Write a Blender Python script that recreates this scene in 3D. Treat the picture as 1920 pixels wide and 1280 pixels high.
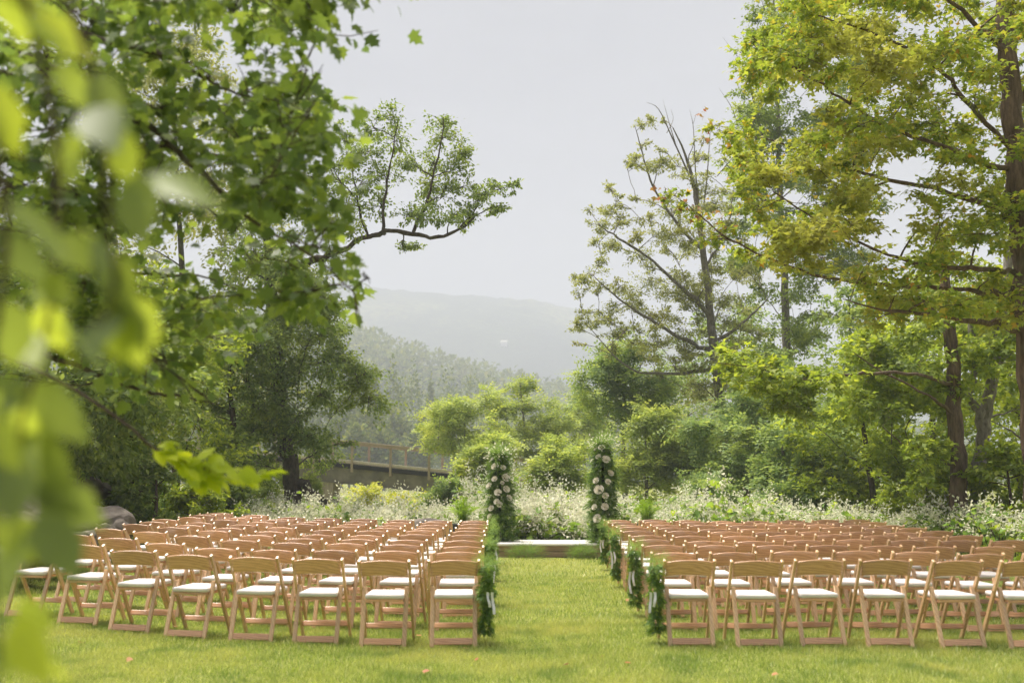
import bpy, bmesh, math, random
import numpy as np
from mathutils import Vector, Matrix, noise

for o in list(bpy.data.objects):
    bpy.data.objects.remove(o)
scene = bpy.context.scene
COL = scene.collection
R = math.radians

# ------------------------------------------------------------------ camera
F = 1867.0                      # focal length in pixels of the 1920 px wide photograph (35 mm lens)
CAM_H = 1.55
TILT = math.atan(254.0 / F)
cam_data = bpy.data.cameras.new('camera')
cam_data.sensor_width = 36.0
cam_data.lens = 36.0 * F / 1920.0
cam_data.clip_start = 0.05
cam_data.clip_end = 8000.0
cam_data.dof.use_dof = True
cam_data.dof.focus_distance = 21.0
cam_data.dof.aperture_fstop = 1.7
cam = bpy.data.objects.new('camera', cam_data)
COL.objects.link(cam)
cam.location = (0, 0, CAM_H)
cam.rotation_euler = (math.pi / 2 + TILT, 0, 0)
scene.camera = cam

# ------------------------------------------------------------------ world, sun, exposure
SUN_EL, SUN_AZ = 66.0, -48.0     # a veiled sun stands high, ahead and to the left
world = bpy.data.worlds.new('World')
scene.world = world
world.use_nodes = True
wn = world.node_tree.nodes; wl = world.node_tree.links
wn.clear()
wout = wn.new('ShaderNodeOutputWorld')
wbg = wn.new('ShaderNodeBackground')
wsky = wn.new('ShaderNodeTexSky')
wsky.sky_type = 'NISHITA'
wsky.sun_disc = False
wsky.sun_elevation = R(SUN_EL)
wsky.sun_rotation = R(SUN_AZ)
wsky.dust_density = 4.0
wscale = wn.new('ShaderNodeVectorMath'); wscale.operation = 'SCALE'
wscale.inputs['Scale'].default_value = 0.1
wl.new(wsky.outputs[0], wscale.inputs[0])
wtc = wn.new('ShaderNodeTexCoord')
wmap = wn.new('ShaderNodeMapping'); wmap.inputs['Scale'].default_value = (1.2, 1.2, 3.5)
wl.new(wtc.outputs['Generated'], wmap.inputs[0])
wnoi = wn.new('ShaderNodeTexNoise'); wnoi.inputs['Scale'].default_value = 1.6; wnoi.inputs['Detail'].default_value = 4
wl.new(wmap.outputs[0], wnoi.inputs['Vector'])
wramp = wn.new('ShaderNodeValToRGB')
wramp.color_ramp.elements[0].position = 0.3; wramp.color_ramp.elements[0].color = (0.138, 0.134, 0.142, 1)
wramp.color_ramp.elements[1].position = 0.7; wramp.color_ramp.elements[1].color = (0.200, 0.193, 0.196, 1)
wl.new(wnoi.outputs[0], wramp.inputs[0])
wmix = wn.new('ShaderNodeMix'); wmix.data_type = 'RGBA'; wmix.inputs[0].default_value = 0.93   # a closed bright cloud cover
wl.new(wscale.outputs[0], wmix.inputs[6]); wl.new(wramp.outputs[0], wmix.inputs[7])
wl.new(wmix.outputs[2], wbg.inputs[0])
wbg.inputs[1].default_value = 1.0
wl.new(wbg.outputs[0], wout.inputs[0])

sun_d = bpy.data.lights.new('sun', 'SUN')
sun_d.energy = 4.6
sun_d.angle = R(45)
sun_d.color = (1.0, 0.93, 0.83)
sun = bpy.data.objects.new('sun', sun_d); COL.objects.link(sun)
az, el = R(SUN_AZ), R(SUN_EL)
sdir = Vector((math.sin(az) * math.cos(el), math.cos(az) * math.cos(el), math.sin(el)))
sun.rotation_euler = (-sdir).to_track_quat('-Z', 'Y').to_euler()

vs = scene.view_settings
vs.view_transform = 'Standard'; vs.look = 'None'; vs.gamma = 1.0; vs.use_curve_mapping = False
vs.exposure = 1.6
scene.render.engine = 'CYCLES'
cy = scene.cycles
cy.use_denoising = True
cy.max_bounces = 8; cy.diffuse_bounces = 5; cy.glossy_bounces = 2; cy.transmission_bounces = 4; cy.transparent_max_bounces = 4
cy.volume_bounces = 1
cy.caustics_reflective = False; cy.caustics_refractive = False
cy.sample_clamp_indirect = 3.0; cy.sample_clamp_direct = 6.0
cy.use_adaptive_sampling = True; cy.adaptive_threshold = 0.03

# ------------------------------------------------------------------ helpers
CT, ST = math.cos(TILT), math.sin(TILT)
def P(px, py, D):
    """the point at world depth y = D that the photograph shows at pixel (px, py)"""
    u = (px - 960.0) / F; v = -(py - 640.0) / F
    k = D / (CT - ST * v)
    return np.array((u * k, D, CAM_H + (ST + CT * v) * k))
def pxm(D):
    return F / D
def sstep(t):
    t = min(1.0, max(0.0, t)); return t * t * (3 - 2 * t)
def tri(name, n):
    return '%s' % name

def tag(o, label=None, cat=None, group=None, kind=None):
    if label: o['label'] = label
    if cat: o['category'] = cat
    if group: o['group'] = group
    if kind: o['kind'] = kind
    return o
def empty(name, loc, rz=0.0):
    o = bpy.data.objects.new(name, None); COL.objects.link(o)
    o.location = loc; o.rotation_euler = (0, 0, rz); o.empty_display_size = 0.1
    return o
def link(name, me, parent=None, loc=None):
    o = bpy.data.objects.new(name, me); COL.objects.link(o)
    if parent is not None: o.parent = parent
    if loc is not None: o.location = loc
    return o
def np_mesh(name, V, T, mat, smooth=False):
    """mesh from vertex array V and an (m,3) or (m,4) face array T"""
    V = np.asarray(V, np.float32); T = np.asarray(T, np.int32)
    me = bpy.data.meshes.new(name)
    me.vertices.add(len(V)); me.vertices.foreach_set('co', V.ravel())
    k = T.shape[1]
    me.loops.add(T.size); me.loops.foreach_set('vertex_index', T.ravel())
    me.polygons.add(len(T)); me.polygons.foreach_set('loop_start', np.arange(0, T.size, k, dtype=np.int32))
    if smooth: me.polygons.foreach_set('use_smooth', np.ones(len(T), bool))
    me.materials.append(mat)
    me.update(calc_edges=True)
    return me
def bm_mesh(name, bm, mat, smooth=False):
    me = bpy.data.meshes.new(name); bm.normal_update(); bm.to_mesh(me); bm.free()
    me.materials.append(mat)
    if smooth:
        me.polygons.foreach_set('use_smooth', np.ones(len(me.polygons), bool))
    return me
def add_box(bm, cx, cy_, cz, sx, sy, sz, rot=None, bev=0.0):
    m = Matrix.Translation((cx, cy_, cz))
    if rot is not None: m = m @ rot
    r = bmesh.ops.create_cube(bm, size=1.0, matrix=m @ Matrix.Diagonal((sx, sy, sz, 1)))
    if bev > 0:
        es = list({e for v in r['verts'] for e in v.link_edges})
        bmesh.ops.bevel(bm, geom=es, offset=bev, segments=2, affect='EDGES', profile=0.6)
def bar(bm, a, b, w, d, bev=0.0, side=Vector((1, 0, 0))):
    """a bar of section w (along side) by d between two points"""
    a, b = Vector(a), Vector(b)
    z = (b - a).normalized(); x = (side - z * side.dot(z)).normalized(); y = z.cross(x)
    rot = Matrix((x, y, z)).transposed().to_4x4()
    c = (a + b) / 2
    add_box(bm, c.x, c.y, c.z, w, d, (b - a).length, rot, bev)

# ------------------------------------------------------------------ materials
def nmat(name):
    m = bpy.data.materials.new(name); m.use_nodes = True
    n = m.node_tree.nodes; n.clear()
    out = n.new('ShaderNodeOutputMaterial')
    return m, n, m.node_tree.links, out
def mixrgb(n, l, fac, a, b, mode='MIX'):
    x = n.new('ShaderNodeMix'); x.data_type = 'RGBA'; x.blend_type = mode
    for sock, val in ((0, fac), (6, a), (7, b)):
        if hasattr(val, 'links') or isinstance(val, bpy.types.NodeSocket): l.new(val, x.inputs[sock])
        elif isinstance(val, (int, float)): x.inputs[sock].default_value = val
        else: x.inputs[sock].default_value = (*val, 1)
    return x.outputs[2]
def ramp(n, l, src, stops):
    r = n.new('ShaderNodeValToRGB')
    els = r.color_ramp.elements
    while len(els) < len(stops): els.new(0.5)
    for e, (p, c) in zip(els, stops):
        e.position = p; e.color = (*c, 1) if len(c) == 3 else c
    l.new(src, r.inputs[0]); return r.outputs[0]
def noise_tex(n, l, scale, detail=3, vec=None, rough=0.55):
    t = n.new('ShaderNodeTexNoise'); t.inputs['Scale'].default_value = scale
    t.inputs['Detail'].default_value = detail; t.inputs['Roughness'].default_value = rough
    if vec is not None: l.new(vec, t.inputs['Vector'])
    return t.outputs[0]
def coords(n, l, scale=(1, 1, 1), kind='Object'):
    tc = n.new('ShaderNodeTexCoord'); mp = n.new('ShaderNodeMapping'); mp.inputs['Scale'].default_value = scale
    l.new(tc.outputs[kind], mp.inputs[0]); return mp.outputs[0]
def bump(n, l, h, strength, dist):
    b = n.new('ShaderNodeBump'); b.inputs['Strength'].default_value = strength; b.inputs['Distance'].default_value = dist
    l.new(h, b.inputs['Height']); return b.outputs[0]
def isl_random(n, l):
    """a random number for each leaf, whether it is an island of a mesh or an object of its own"""
    g = n.new('ShaderNodeNewGeometry'); oi = n.new('ShaderNodeObjectInfo')
    a = n.new('ShaderNodeMath'); a.operation = 'ADD'; l.new(g.outputs['Random Per Island'], a.inputs[0]); l.new(oi.outputs['Random'], a.inputs[1])
    f = n.new('ShaderNodeMath'); f.operation = 'FRACT'; l.new(a.outputs[0], f.inputs[0])
    return f.outputs[0]

def leaf_mat(name, stops, patch=None, patch_scale=0.8, patch_at=(0.55, 0.7), trans=0.45, tmul=(1.7, 1.5, 0.85), rough=0.5, spec=0.22, gain=1.6, patch2=None, patch2_scale=0.3, patch2_at=(0.5, 0.7)):
    """leaf: glossy-diffuse front plus light coming through; colour varies from leaf to leaf and in patches"""
    m, n, l, out = nmat(name)
    rnd = isl_random(n, l)
    k_ = gain
    stops = [(p_, tuple(min(0.85, v_ * k_) for v_ in c_)) for p_, c_ in stops]
    if patch is not None: patch = tuple(v_ * k_ for v_ in patch)
    col = ramp(n, l, rnd, stops)
    if patch is not None:
        nz = noise_tex(n, l, patch_scale, 2, coords(n, l))
        fac = ramp(n, l, nz, [(patch_at[0], (0, 0, 0)), (patch_at[1], (1, 1, 1))])
        col = mixrgb(n, l, fac, col, patch)
    if patch2 is not None:
        nz2 = noise_tex(n, l, patch2_scale, 4, coords(n, l))
        col = mixrgb(n, l, ramp(n, l, nz2, [(patch2_at[0], (0, 0, 0)), (patch2_at[1], (0.75, 0.75, 0.75))]), col, patch2)
    b = n.new('ShaderNodeBsdfPrincipled')
    l.new(col, b.inputs['Base Color']); b.inputs['Roughness'].default_value = rough
    b.inputs['Specular IOR Level'].default_value = spec
    t = n.new('ShaderNodeBsdfTranslucent')
    tc = mixrgb(n, l, 1.0, col, tmul, 'MULTIPLY')
    l.new(tc, t.inputs[0])
    ms = n.new('ShaderNodeMixShader'); ms.inputs[0].default_value = trans
    l.new(b.outputs[0], ms.inputs[1]); l.new(t.outputs[0], ms.inputs[2]); l.new(ms.outputs[0], out.inputs[0])
    return m

def simple_mat(name, col, rough=0.7, var=None, scale=6.0, bumpd=0.0, stretch=(1, 1, 1), spec=0.3, detail=5):
    m, n, l, out = nmat(name)
    b = n.new('ShaderNodeBsdfPrincipled'); b.inputs['Roughness'].default_value = rough
    b.inputs['Specular IOR Level'].default_value = spec
    if var is None:
        b.inputs['Base Color'].default_value = (*col, 1)
    else:
        nz = noise_tex(n, l, scale, detail, coords(n, l, stretch))
        l.new(ramp(n, l, nz, [(0.32, col), (0.7, var)]), b.inputs['Base Color'])
        if bumpd: l.new(bump(n, l, nz, 0.7, bumpd), b.inputs['Normal'])
    l.new(b.outputs[0], out.inputs[0])
    return m

def wood_mat(name, dark, light, axis_scale, rough=0.34):
    m, n, l, out = nmat(name)
    oi = n.new('ShaderNodeObjectInfo')
    tc = n.new('ShaderNodeTexCoord')
    off = n.new('ShaderNodeVectorMath'); off.operation = 'ADD'
    sc = n.new('ShaderNodeVectorMath'); sc.operation = 'SCALE'; sc.inputs[0].default_value = (17, 9, 31)
    l.new(oi.outputs['Random'], sc.inputs['Scale'])
    l.new(tc.outputs['Object'], off.inputs[0]); l.new(sc.outputs[0], off.inputs[1])
    mp = n.new('ShaderNodeMapping'); mp.inputs['Scale'].default_value = axis_scale
    l.new(off.outputs[0], mp.inputs[0])
    w = n.new('ShaderNodeTexWave'); w.wave_type = 'BANDS'; w.bands_direction = 'DIAGONAL'
    w.inputs['Scale'].default_value = 1.3; w.inputs['Distortion'].default_value = 7.0; w.inputs['Detail'].default_value = 3
    l.new(mp.outputs[0], w.inputs['Vector'])
    nz = noise_tex(n, l, 3.0, 4, mp.outputs[0])
    f = mixrgb(n, l, 0.45, nz, w.outputs[0])
    col = ramp(n, l, f, [(0.2, dark), (0.8, light)])
    hsv = n.new('ShaderNodeHueSaturation')
    mr = n.new('ShaderNodeMapRange'); mr.inputs[3].default_value = 0.74; mr.inputs[4].default_value = 1.18
    l.new(oi.outputs['Random'], mr.inputs[0]); l.new(mr.outputs[0], hsv.inputs['Value']); l.new(col, hsv.inputs['Color'])
    b = n.new('ShaderNodeBsdfPrincipled'); b.inputs['Roughness'].default_value = rough
    b.inputs['Specular IOR Level'].default_value = 0.6
    b.inputs['Coat Weight'].default_value = 0.7; b.inputs['Coat Roughness'].default_value = 0.18
    l.new(hsv.outputs[0], b.inputs['Base Color'])
    l.new(bump(n, l, f, 0.15, 0.002), b.inputs['Normal'])
    l.new(b.outputs[0], out.inputs[0])
    return m

def bark_mat(name, dark, light, zs=0.35):
    m, n, l, out = nmat(name)
    c = coords(n, l, (1, 1, zs))
    nz = noise_tex(n, l, 14.0, 6, c, 0.7)
    mo = noise_tex(n, l, 1.7, 3, coords(n, l))
    col = ramp(n, l, nz, [(0.33, dark), (0.68, light)])
    col = mixrgb(n, l, ramp(n, l, mo, [(0.55, (0, 0, 0)), (0.75, (0.55, 0.55, 0.55))]), col, (0.14, 0.15, 0.09))
    b = n.new('ShaderNodeBsdfPrincipled'); b.inputs['Roughness'].default_value = 0.9
    b.inputs['Specular IOR Level'].default_value = 0.15
    l.new(col, b.inputs['Base Color']); l.new(bump(n, l, nz, 0.9, 0.03), b.inputs['Normal'])
    l.new(b.outputs[0], out.inputs[0])
    return m

M = {}
M['wood_side'] = wood_mat('chair wood side grain', (0.48, 0.245, 0.13), (0.69, 0.40, 0.23), (2.0, 14, 22))
M['wood_leg'] = wood_mat('chair wood long grain', (0.54, 0.33, 0.175), (0.72, 0.485, 0.28), (20, 20, 1.6))
M['pad'] = simple_mat('white vinyl pad', (0.66, 0.62, 0.61), 0.42, (0.79, 0.75, 0.74), 7.0, 0.004)
M['bolt'] = simple_mat('brass bolt', (0.35, 0.27, 0.14), 0.35)
M['rail'] = simple_mat('weathered rail timber', (0.27, 0.215, 0.165), 0.85, (0.40, 0.325, 0.255), 5.0, 0.004, (0.4, 6, 6))
M['girder'] = simple_mat('weathered girder', (0.11, 0.10, 0.085), 0.85, (0.24, 0.215, 0.18), 1.6, 0.01)
M['dark_strip'] = simple_mat('black pipe', (0.012, 0.012, 0.013), 0.8)
M['kerb'] = simple_mat('pale kerb board', (0.42, 0.38, 0.32), 0.8, (0.55, 0.5, 0.43), 4.0)
M['pier'] = simple_mat('concrete pier', (0.24, 0.20, 0.155), 0.9, (0.36, 0.31, 0.25), 3.0, 0.01, (3, 3, 0.5))
M['white_paint'] = simple_mat('white painted board', (0.68, 0.65, 0.63), 0.5, (0.78, 0.75, 0.73), 3.0)
M['plank_brown'] = simple_mat('brown weathered plank', (0.26, 0.18, 0.13), 0.8, (0.42, 0.31, 0.24), 3.0, 0.004, (1, 8, 10))
M['rock'] = simple_mat('grey rock', (0.06, 0.05, 0.042), 0.92, (0.22, 0.19, 0.16), 3.2, 0.04, detail=8)
M['rose'] = leaf_mat('cream rose petal', [(0, (0.80, 0.75, 0.64)), (1, (0.85, 0.82, 0.74))], trans=0.35, tmul=(1, 1, 1), rough=0.6, spec=0.2, gain=1.0)
M['ribbon'] = simple_mat('white ribbon', (0.72, 0.72, 0.76), 0.4)
M['pot'] = simple_mat('dark plastic pot', (0.03, 0.03, 0.028), 0.5)
M['iron'] = simple_mat('dark iron stand', (0.02, 0.02, 0.02), 0.5)
M['soil'] = simple_mat('soil under plants', (0.05, 0.055, 0.02), 0.95, (0.09, 0.085, 0.035), 3.0)
M['bark_dark'] = bark_mat('dark bark', (0.035, 0.028, 0.022), (0.13, 0.105, 0.085))
M['bark_grey'] = bark_mat('grey bark', (0.09, 0.08, 0.07), (0.28, 0.25, 0.22))
M['bark_brown'] = bark_mat('brown ridged bark', (0.055, 0.038, 0.028), (0.19, 0.135, 0.10), 0.2)
M['twig'] = simple_mat('twig bark', (0.07, 0.05, 0.04), 0.9)

# leaves: gain lifts most base colours above real leaves, standing in for fill light
M['lf_near'] = leaf_mat('near leaf yellow green', [(0, (0.08, 0.11, 0.05)), (0.3, (0.13, 0.17, 0.05)), (0.65, (0.19, 0.24, 0.05)), (1, (0.25, 0.30, 0.05))], trans=0.5, tmul=(1.5, 1.4, 0.65), rough=0.35, spec=0.6, gain=1.55)
M['lf_over'] = leaf_mat('overhanging leaf green', [(0, (0.055, 0.09, 0.03)), (0.55, (0.095, 0.14, 0.038)), (1, (0.17, 0.22, 0.05))], (0.15, 0.20, 0.045), 0.5, (0.54, 0.70), trans=0.5, tmul=(1.5, 1.45, 0.8), rough=0.4, spec=0.4, gain=1.5)
M['lf_spray'] = leaf_mat('sunlit yellow green leaf', [(0, (0.20, 0.26, 0.02)), (1, (0.30, 0.34, 0.03))], trans=0.55, tmul=(1.7, 1.6, 0.6), rough=0.4, spec=0.35)
M['lf_dark'] = leaf_mat('dark green leaf', [(0, (0.055, 0.085, 0.026)), (0.6, (0.09, 0.125, 0.036)), (1, (0.145, 0.18, 0.05))], (0.145, 0.175, 0.042), 0.6, trans=0.45, tmul=(1.5, 1.4, 0.85), gain=2.15)
M['lf_grey'] = leaf_mat('grey green leaf', [(0, (0.10, 0.115, 0.05)), (0.7, (0.16, 0.175, 0.07)), (1, (0.21, 0.215, 0.08))], (0.18, 0.185, 0.06), 0.5, trans=0.45, tmul=(1.4, 1.35, 0.85), gain=1.9)
M['lf_locust'] = leaf_mat('feathery locust leaf', [(0, (0.11, 0.15, 0.045)), (0.6, (0.17, 0.215, 0.06)), (1, (0.25, 0.285, 0.075))], (0.25, 0.28, 0.07), 0.7, trans=0.45, tmul=(1.5, 1.4, 0.9), gain=1.85)
M['lf_locust_b'] = leaf_mat('blue green locust leaf', [(0, (0.08, 0.125, 0.05)), (0.6, (0.125, 0.175, 0.065)), (1, (0.19, 0.235, 0.07))], (0.20, 0.24, 0.06), 0.6, trans=0.42, tmul=(1.5, 1.4, 0.9), gain=1.9)
M['lf_maple'] = leaf_mat('yellowing maple leaf', [(0, (0.10, 0.15, 0.03)), (0.45, (0.17, 0.22, 0.035)), (0.88, (0.25, 0.28, 0.04)), (0.97, (0.31, 0.26, 0.04)), (1, (0.36, 0.18, 0.04))], (0.25, 0.255, 0.06), 0.55, (0.5, 0.66), trans=0.5, tmul=(1.45, 1.4, 0.85), gain=1.4)
M['lf_maple_red'] = leaf_mat('reddening maple leaf', [(0, (0.24, 0.16, 0.06)), (0.5, (0.24, 0.10, 0.07)), (1, (0.27, 0.21, 0.05))], trans=0.45, tmul=(1.3, 1.2, 0.9), gain=1.2)
M['lf_under'] = leaf_mat('bright understory leaf', [(0, (0.10, 0.145, 0.025)), (0.6, (0.165, 0.215, 0.032)), (1, (0.25, 0.285, 0.04))], (0.07, 0.105, 0.025), 0.5, (0.5, 0.66), trans=0.5, tmul=(1.5, 1.4, 0.75))
M['lf_knot'] = leaf_mat('thicket leaf', [(0, (0.07, 0.13, 0.03)), (0.6, (0.13, 0.21, 0.035)), (1, (0.22, 0.29, 0.04))], trans=0.45)
M['bloom'] = leaf_mat('cream blossom', [(0, (0.50, 0.48, 0.36)), (1, (0.74, 0.71, 0.58))], trans=0.4, tmul=(1.05, 1.05, 1.0), rough=0.8, spec=0.1, gain=1.2)
M['lf_fern'] = leaf_mat('fern frond green', [(0, (0.09, 0.17, 0.022)), (1, (0.19, 0.29, 0.035))], trans=0.45)
M['lf_column'] = leaf_mat('column greenery', [(0, (0.035, 0.075, 0.018)), (0.6, (0.065, 0.125, 0.026)), (1, (0.12, 0.19, 0.035))], trans=0.35)
M['lf_plume'] = leaf_mat('plumosa fern', [(0, (0.11, 0.18, 0.05)), (1, (0.22, 0.30, 0.10))], trans=0.4, tmul=(1.4, 1.4, 0.8))
M['lf_garland'] = leaf_mat('garland leaf', [(0, (0.05, 0.10, 0.025)), (0.7, (0.11, 0.18, 0.04)), (1, (0.24, 0.31, 0.05))], trans=0.35)
M['lf_far'] = leaf_mat('far forest leaf', [(0, (0.045, 0.07, 0.025)), (0.6, (0.085, 0.115, 0.035)), (1, (0.14, 0.16, 0.045))], (0.13, 0.14, 0.06), 0.05, trans=0.3, spec=0.0, rough=1.0)
M['lf_meadow'] = leaf_mat('meadow plant', [(0, (0.20, 0.23, 0.04)), (1, (0.36, 0.34, 0.06))], trans=0.4, tmul=(1.4, 1.4, 0.6))
M['lf_fallen'] = leaf_mat('fallen orange leaf', [(0, (0.34, 0.11, 0.05)), (0.6, (0.42, 0.22, 0.09)), (1, (0.40, 0.30, 0.16))], trans=0.2, tmul=(1, 1, 1), gain=1.0)
M['grass'] = leaf_mat('grass blade', [(0, (0.14, 0.21, 0.045)), (0.45, (0.295, 0.375, 0.085)), (0.78, (0.42, 0.475, 0.14)), (0.90, (0.54, 0.56, 0.23)), (1, (0.68, 0.66, 0.42))], (0.45, 0.46, 0.15), 0.75, (0.45, 0.68), trans=0.4, tmul=(1.25, 1.25, 0.8), rough=0.35, spec=0.5, gain=1.05, patch2=(0.17, 0.26, 0.065), patch2_scale=1.7, patch2_at=(0.50, 0.66))

# ------------------------------------------------------------------ ground
def ss(t):
    t = np.clip(t, 0, 1); return t * t * (3 - 2 * t)
def Z(x, y):
    """height of the ground: level lawn, a bank rising to the left, a slight fall behind the ceremony"""
    x = np.asarray(x, float); y = np.asarray(y, float)
    z = 0.14 * ss((-x - 2.0) / 4.5) + 1.3 * ss((-x - 6.6) / 4.5) * ss((y - 8) / 6.0) * ss((34 - y) / 8.0)
    z = z - 0.9 * ss((y - 23.0) / 16.0) * (1 - 0.6 * ss((x - 6) / 6.0))
    z = z + 0.015 * np.sin(x * 1.9 + y * 0.7) * np.cos(y * 1.3 - x * 0.4)
    z = z - 3.0 * ss((y - 380) / 200.0)
    return z
def Zf(x, y): return float(Z(x, y))
def grid_mesh(name, xs, ys, zfun, mat, smooth=True):
    X, Y = np.meshgrid(xs, ys); Zz = zfun(X, Y)
    V = np.stack([X.ravel(), Y.ravel(), Zz.ravel()], 1)
    nx, ny = len(xs), len(ys)
    i = (np.arange(ny - 1)[:, None] * nx + np.arange(nx - 1)[None, :]).ravel()
    return np_mesh(name, V, np.stack([i, i + 1, i + nx + 1, i + nx], 1), mat, smooth)

m, n, l, out = nmat('ground earth and turf')
b = n.new('ShaderNodeBsdfPrincipled'); b.inputs['Roughness'].default_value = 0.95; b.inputs['Specular IOR Level'].default_value = 0.1
n1 = noise_tex(n, l, 0.35, 5, coords(n, l)); n2 = noise_tex(n, l, 14.0, 4, coords(n, l))
c1 = ramp(n, l, n1, [(0.35, (0.20, 0.24, 0.05)), (0.65, (0.30, 0.31, 0.075))])
c2 = mixrgb(n, l, n2, c1, (0.14, 0.155, 0.04))
l.new(c2, b.inputs['Base Color']); l.new(bump(n, l, n2, 0.8, 0.05), b.inputs['Normal']); l.new(b.outputs[0], out.inputs[0])
M['ground'] = m
def spread(a, b_, n_, fine, far):
    """coordinates dense between a and b_, stretching out to +-far"""
    core = np.linspace(a, b_, n_)
    t = np.geomspace(1, far, 26)
    return np.concatenate([a - t[::-1] * 1.0 - 0, core, b_ + t])
gx = spread(-14, 14, 85, 0.25, 2100)
gy = np.concatenate([np.linspace(-100, -8, 8), np.linspace(-4, 44, 97), 44 + np.geomspace(1, 2200, 26)])
ground = link('ground', grid_mesh('ground', gx, gy, Z, M['ground']))
tag(ground, 'yellow green lawn and rough ground under chairs and trees', 'ground', kind='structure')

# grass blades on the mown lawn
rng = np.random.default_rng(5)
def grass_field(n_near, n_mid, n_far):
    def zone(n_, d0, d1, h, w):
        y = np.sqrt(rng.uniform(d0 ** 2, d1 ** 2, n_))
        x = rng.uniform(-0.58, 0.58, n_) * y
        return x, y, np.full(n_, h), np.full(n_, w)
    parts = [zone(n_near, 7.2, 11.0, 0.034, 0.0085), zone(n_mid, 11.0, 16.0, 0.036, 0.011), zone(n_far, 16.0, 24.0, 0.045, 0.015)]
    x = np.concatenate([p[0] for p in parts]); y = np.concatenate([p[1] for p in parts])
    h = np.concatenate([p[2] for p in parts]); w = np.concatenate([p[3] for p in parts])
    keep = (x > -8.2) & ~((y > 19.3) & (x > -1.2) & (x < 2.4) & (y < 21.2))
    x, y, h, w = x[keep], y[keep], h[keep], w[keep]
    # tufts: blades drawn a little towards lush patches
    lush = 0.5 + 0.5 * np.sin(x * 2.3 + 1.7 * np.sin(y * 1.1)) * np.cos(y * 2.1 + 1.3 * np.sin(x * 0.9))
    fine = np.array([0.5 + 0.5 * noise.noise(Vector((a * 3.1, b2 * 3.1, 0.0))) for a, b2 in zip(x[::1], y[::1])]) if len(x) < 900000 else lush
    h = h * rng.uniform(0.5, 1.5, len(x)) * (0.5 + 0.4 * lush + 0.75 * fine)
    z = Z(x, y) - 0.004
    a = rng.uniform(0, 2 * np.pi, len(x)); lean = rng.uniform(0.1, 0.95, len(x)) * h
    la = rng.uniform(0, 2 * np.pi, len(x))
    base = np.stack([x, y, z], 1)
    s = np.stack([np.cos(a), np.sin(a), np.zeros_like(a)], 1) * (w * rng.uniform(0.6, 1.2, len(x)))[:, None] * 0.5
    tip = base + np.stack([np.cos(la) * lean, np.sin(la) * lean, h], 1)
    V = np.empty((len(x) * 3, 3)); V[0::3] = base - s; V[1::3] = base + s; V[2::3] = tip
    return V, np.arange(len(x) * 3).reshape(-1, 3)
V, T = grass_field(220000, 130000, 60000)
grass = link('grass', np_mesh('grass', V, T, M['grass']))
tag(grass, 'short sunlit grass blades of the lawn and aisle', 'grass', kind='stuff')

# ------------------------------------------------------------------ hills
def fbm(x, y, s, oct_=4, seed=0.0):
    v = 0.0; a = 1.0
    for k in range(oct_):
        v += a * noise.noise(Vector((x / s + seed, y / s + seed * 1.7, seed))); s *= 0.5; a *= 0.5
    return v
m, n, l, out = nmat('wooded mountain')
b = n.new('ShaderNodeBsdfPrincipled'); b.inputs['Roughness'].default_value = 1.0; b.inputs['Specular IOR Level'].default_value = 0.0
n1 = noise_tex(n, l, 0.006, 5, coords(n, l)); n2 = noise_tex(n, l, 0.09, 5, coords(n, l), 0.7)
c1 = ramp(n, l, n1, [(0.38, (0.02, 0.035, 0.02)), (0.55, (0.08, 0.11, 0.04)), (0.66, (0.26, 0.28, 0.11))])
c2 = mixrgb(n, l, ramp(n, l, n2, [(0.35, (0, 0, 0)), (0.65, (1, 1, 1))]), c1, (0.03, 0.045, 0.02))
l.new(c2, b.inputs['Base Color']); l.new(bump(n, l, n2, 1.0, 12.0), b.inputs['Normal']); l.new(b.outputs[0], out.inputs[0])
M['mountain'] = m

def ridge_profile(pts, D):
    w = [P(px, py, D) for px, py in pts]
    return np.array([q[0] for q in w]), np.array([q[2] for q in w])
MD = 1650.0
mx, mz = ridge_profile([(-900, 640), (-200, 575), (300, 540), (560, 541), (660, 546), (740, 549), (870, 560), (1000, 568), (1100, 589), (1180, 612), (1350, 650), (1700, 700), (2600, 760)], MD)
def mountain_z(X, Y):
    top = np.interp(X * MD / np.maximum(Y, 900.0) , mx, mz)
    t = ss((Y - 950.0) / (MD - 950.0)) ; back = ss((Y - MD) / 500.0)
    n_ = np.vectorize(lambda a, b_: fbm(a, b_, 260.0, 4, 3.1))(X, Y)
    fine = np.vectorize(lambda a, b_: fbm(a, b_, 22.0, 2, 7.7))(X, Y)
    return -6 + (top + 6) * t * (1 - 0.5 * back) + n_ * 26 * t * (1 - t) * 2.2 + fine * 5.5 * t
mountain = link('mountain', grid_mesh('mountain', np.linspace(-1500, 1700, 260), np.concatenate([np.linspace(950, 1700, 100), np.linspace(1740, 2200, 8)]), mountain_z, M['mountain']))
tag(mountain, 'long hazy wooded mountain ridge behind the valley', 'mountain', kind='structure')

HD = 640.0
hx, hz = ridge_profile([(-800, 560), (0, 590), (400, 606), (600, 632), (690, 656), (760, 682), (850, 708), (950, 734), (1060, 756), (1200, 770), (1500, 810), (2200, 850)], HD)
def hill_z(X, Y):
    top = np.interp(X * HD / np.maximum(Y, 300.0), hx, hz)
    t = ss((Y - 330.0) / (HD - 330.0)); back = ss((Y - HD) / 200.0)
    n_ = np.vectorize(lambda a, b_: fbm(a, b_, 110.0, 3, 1.3))(X, Y)
    return -4 + (top + 4) * t * (1 - 0.6 * back) + n_ * 7 * t
hill = link('hill', grid_mesh('hill', np.linspace(-700, 700, 90), np.linspace(330, 860, 60), hill_z, M['mountain']))
tag(hill, 'wooded hillside sloping down towards the valley', 'hill', kind='structure')

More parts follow.
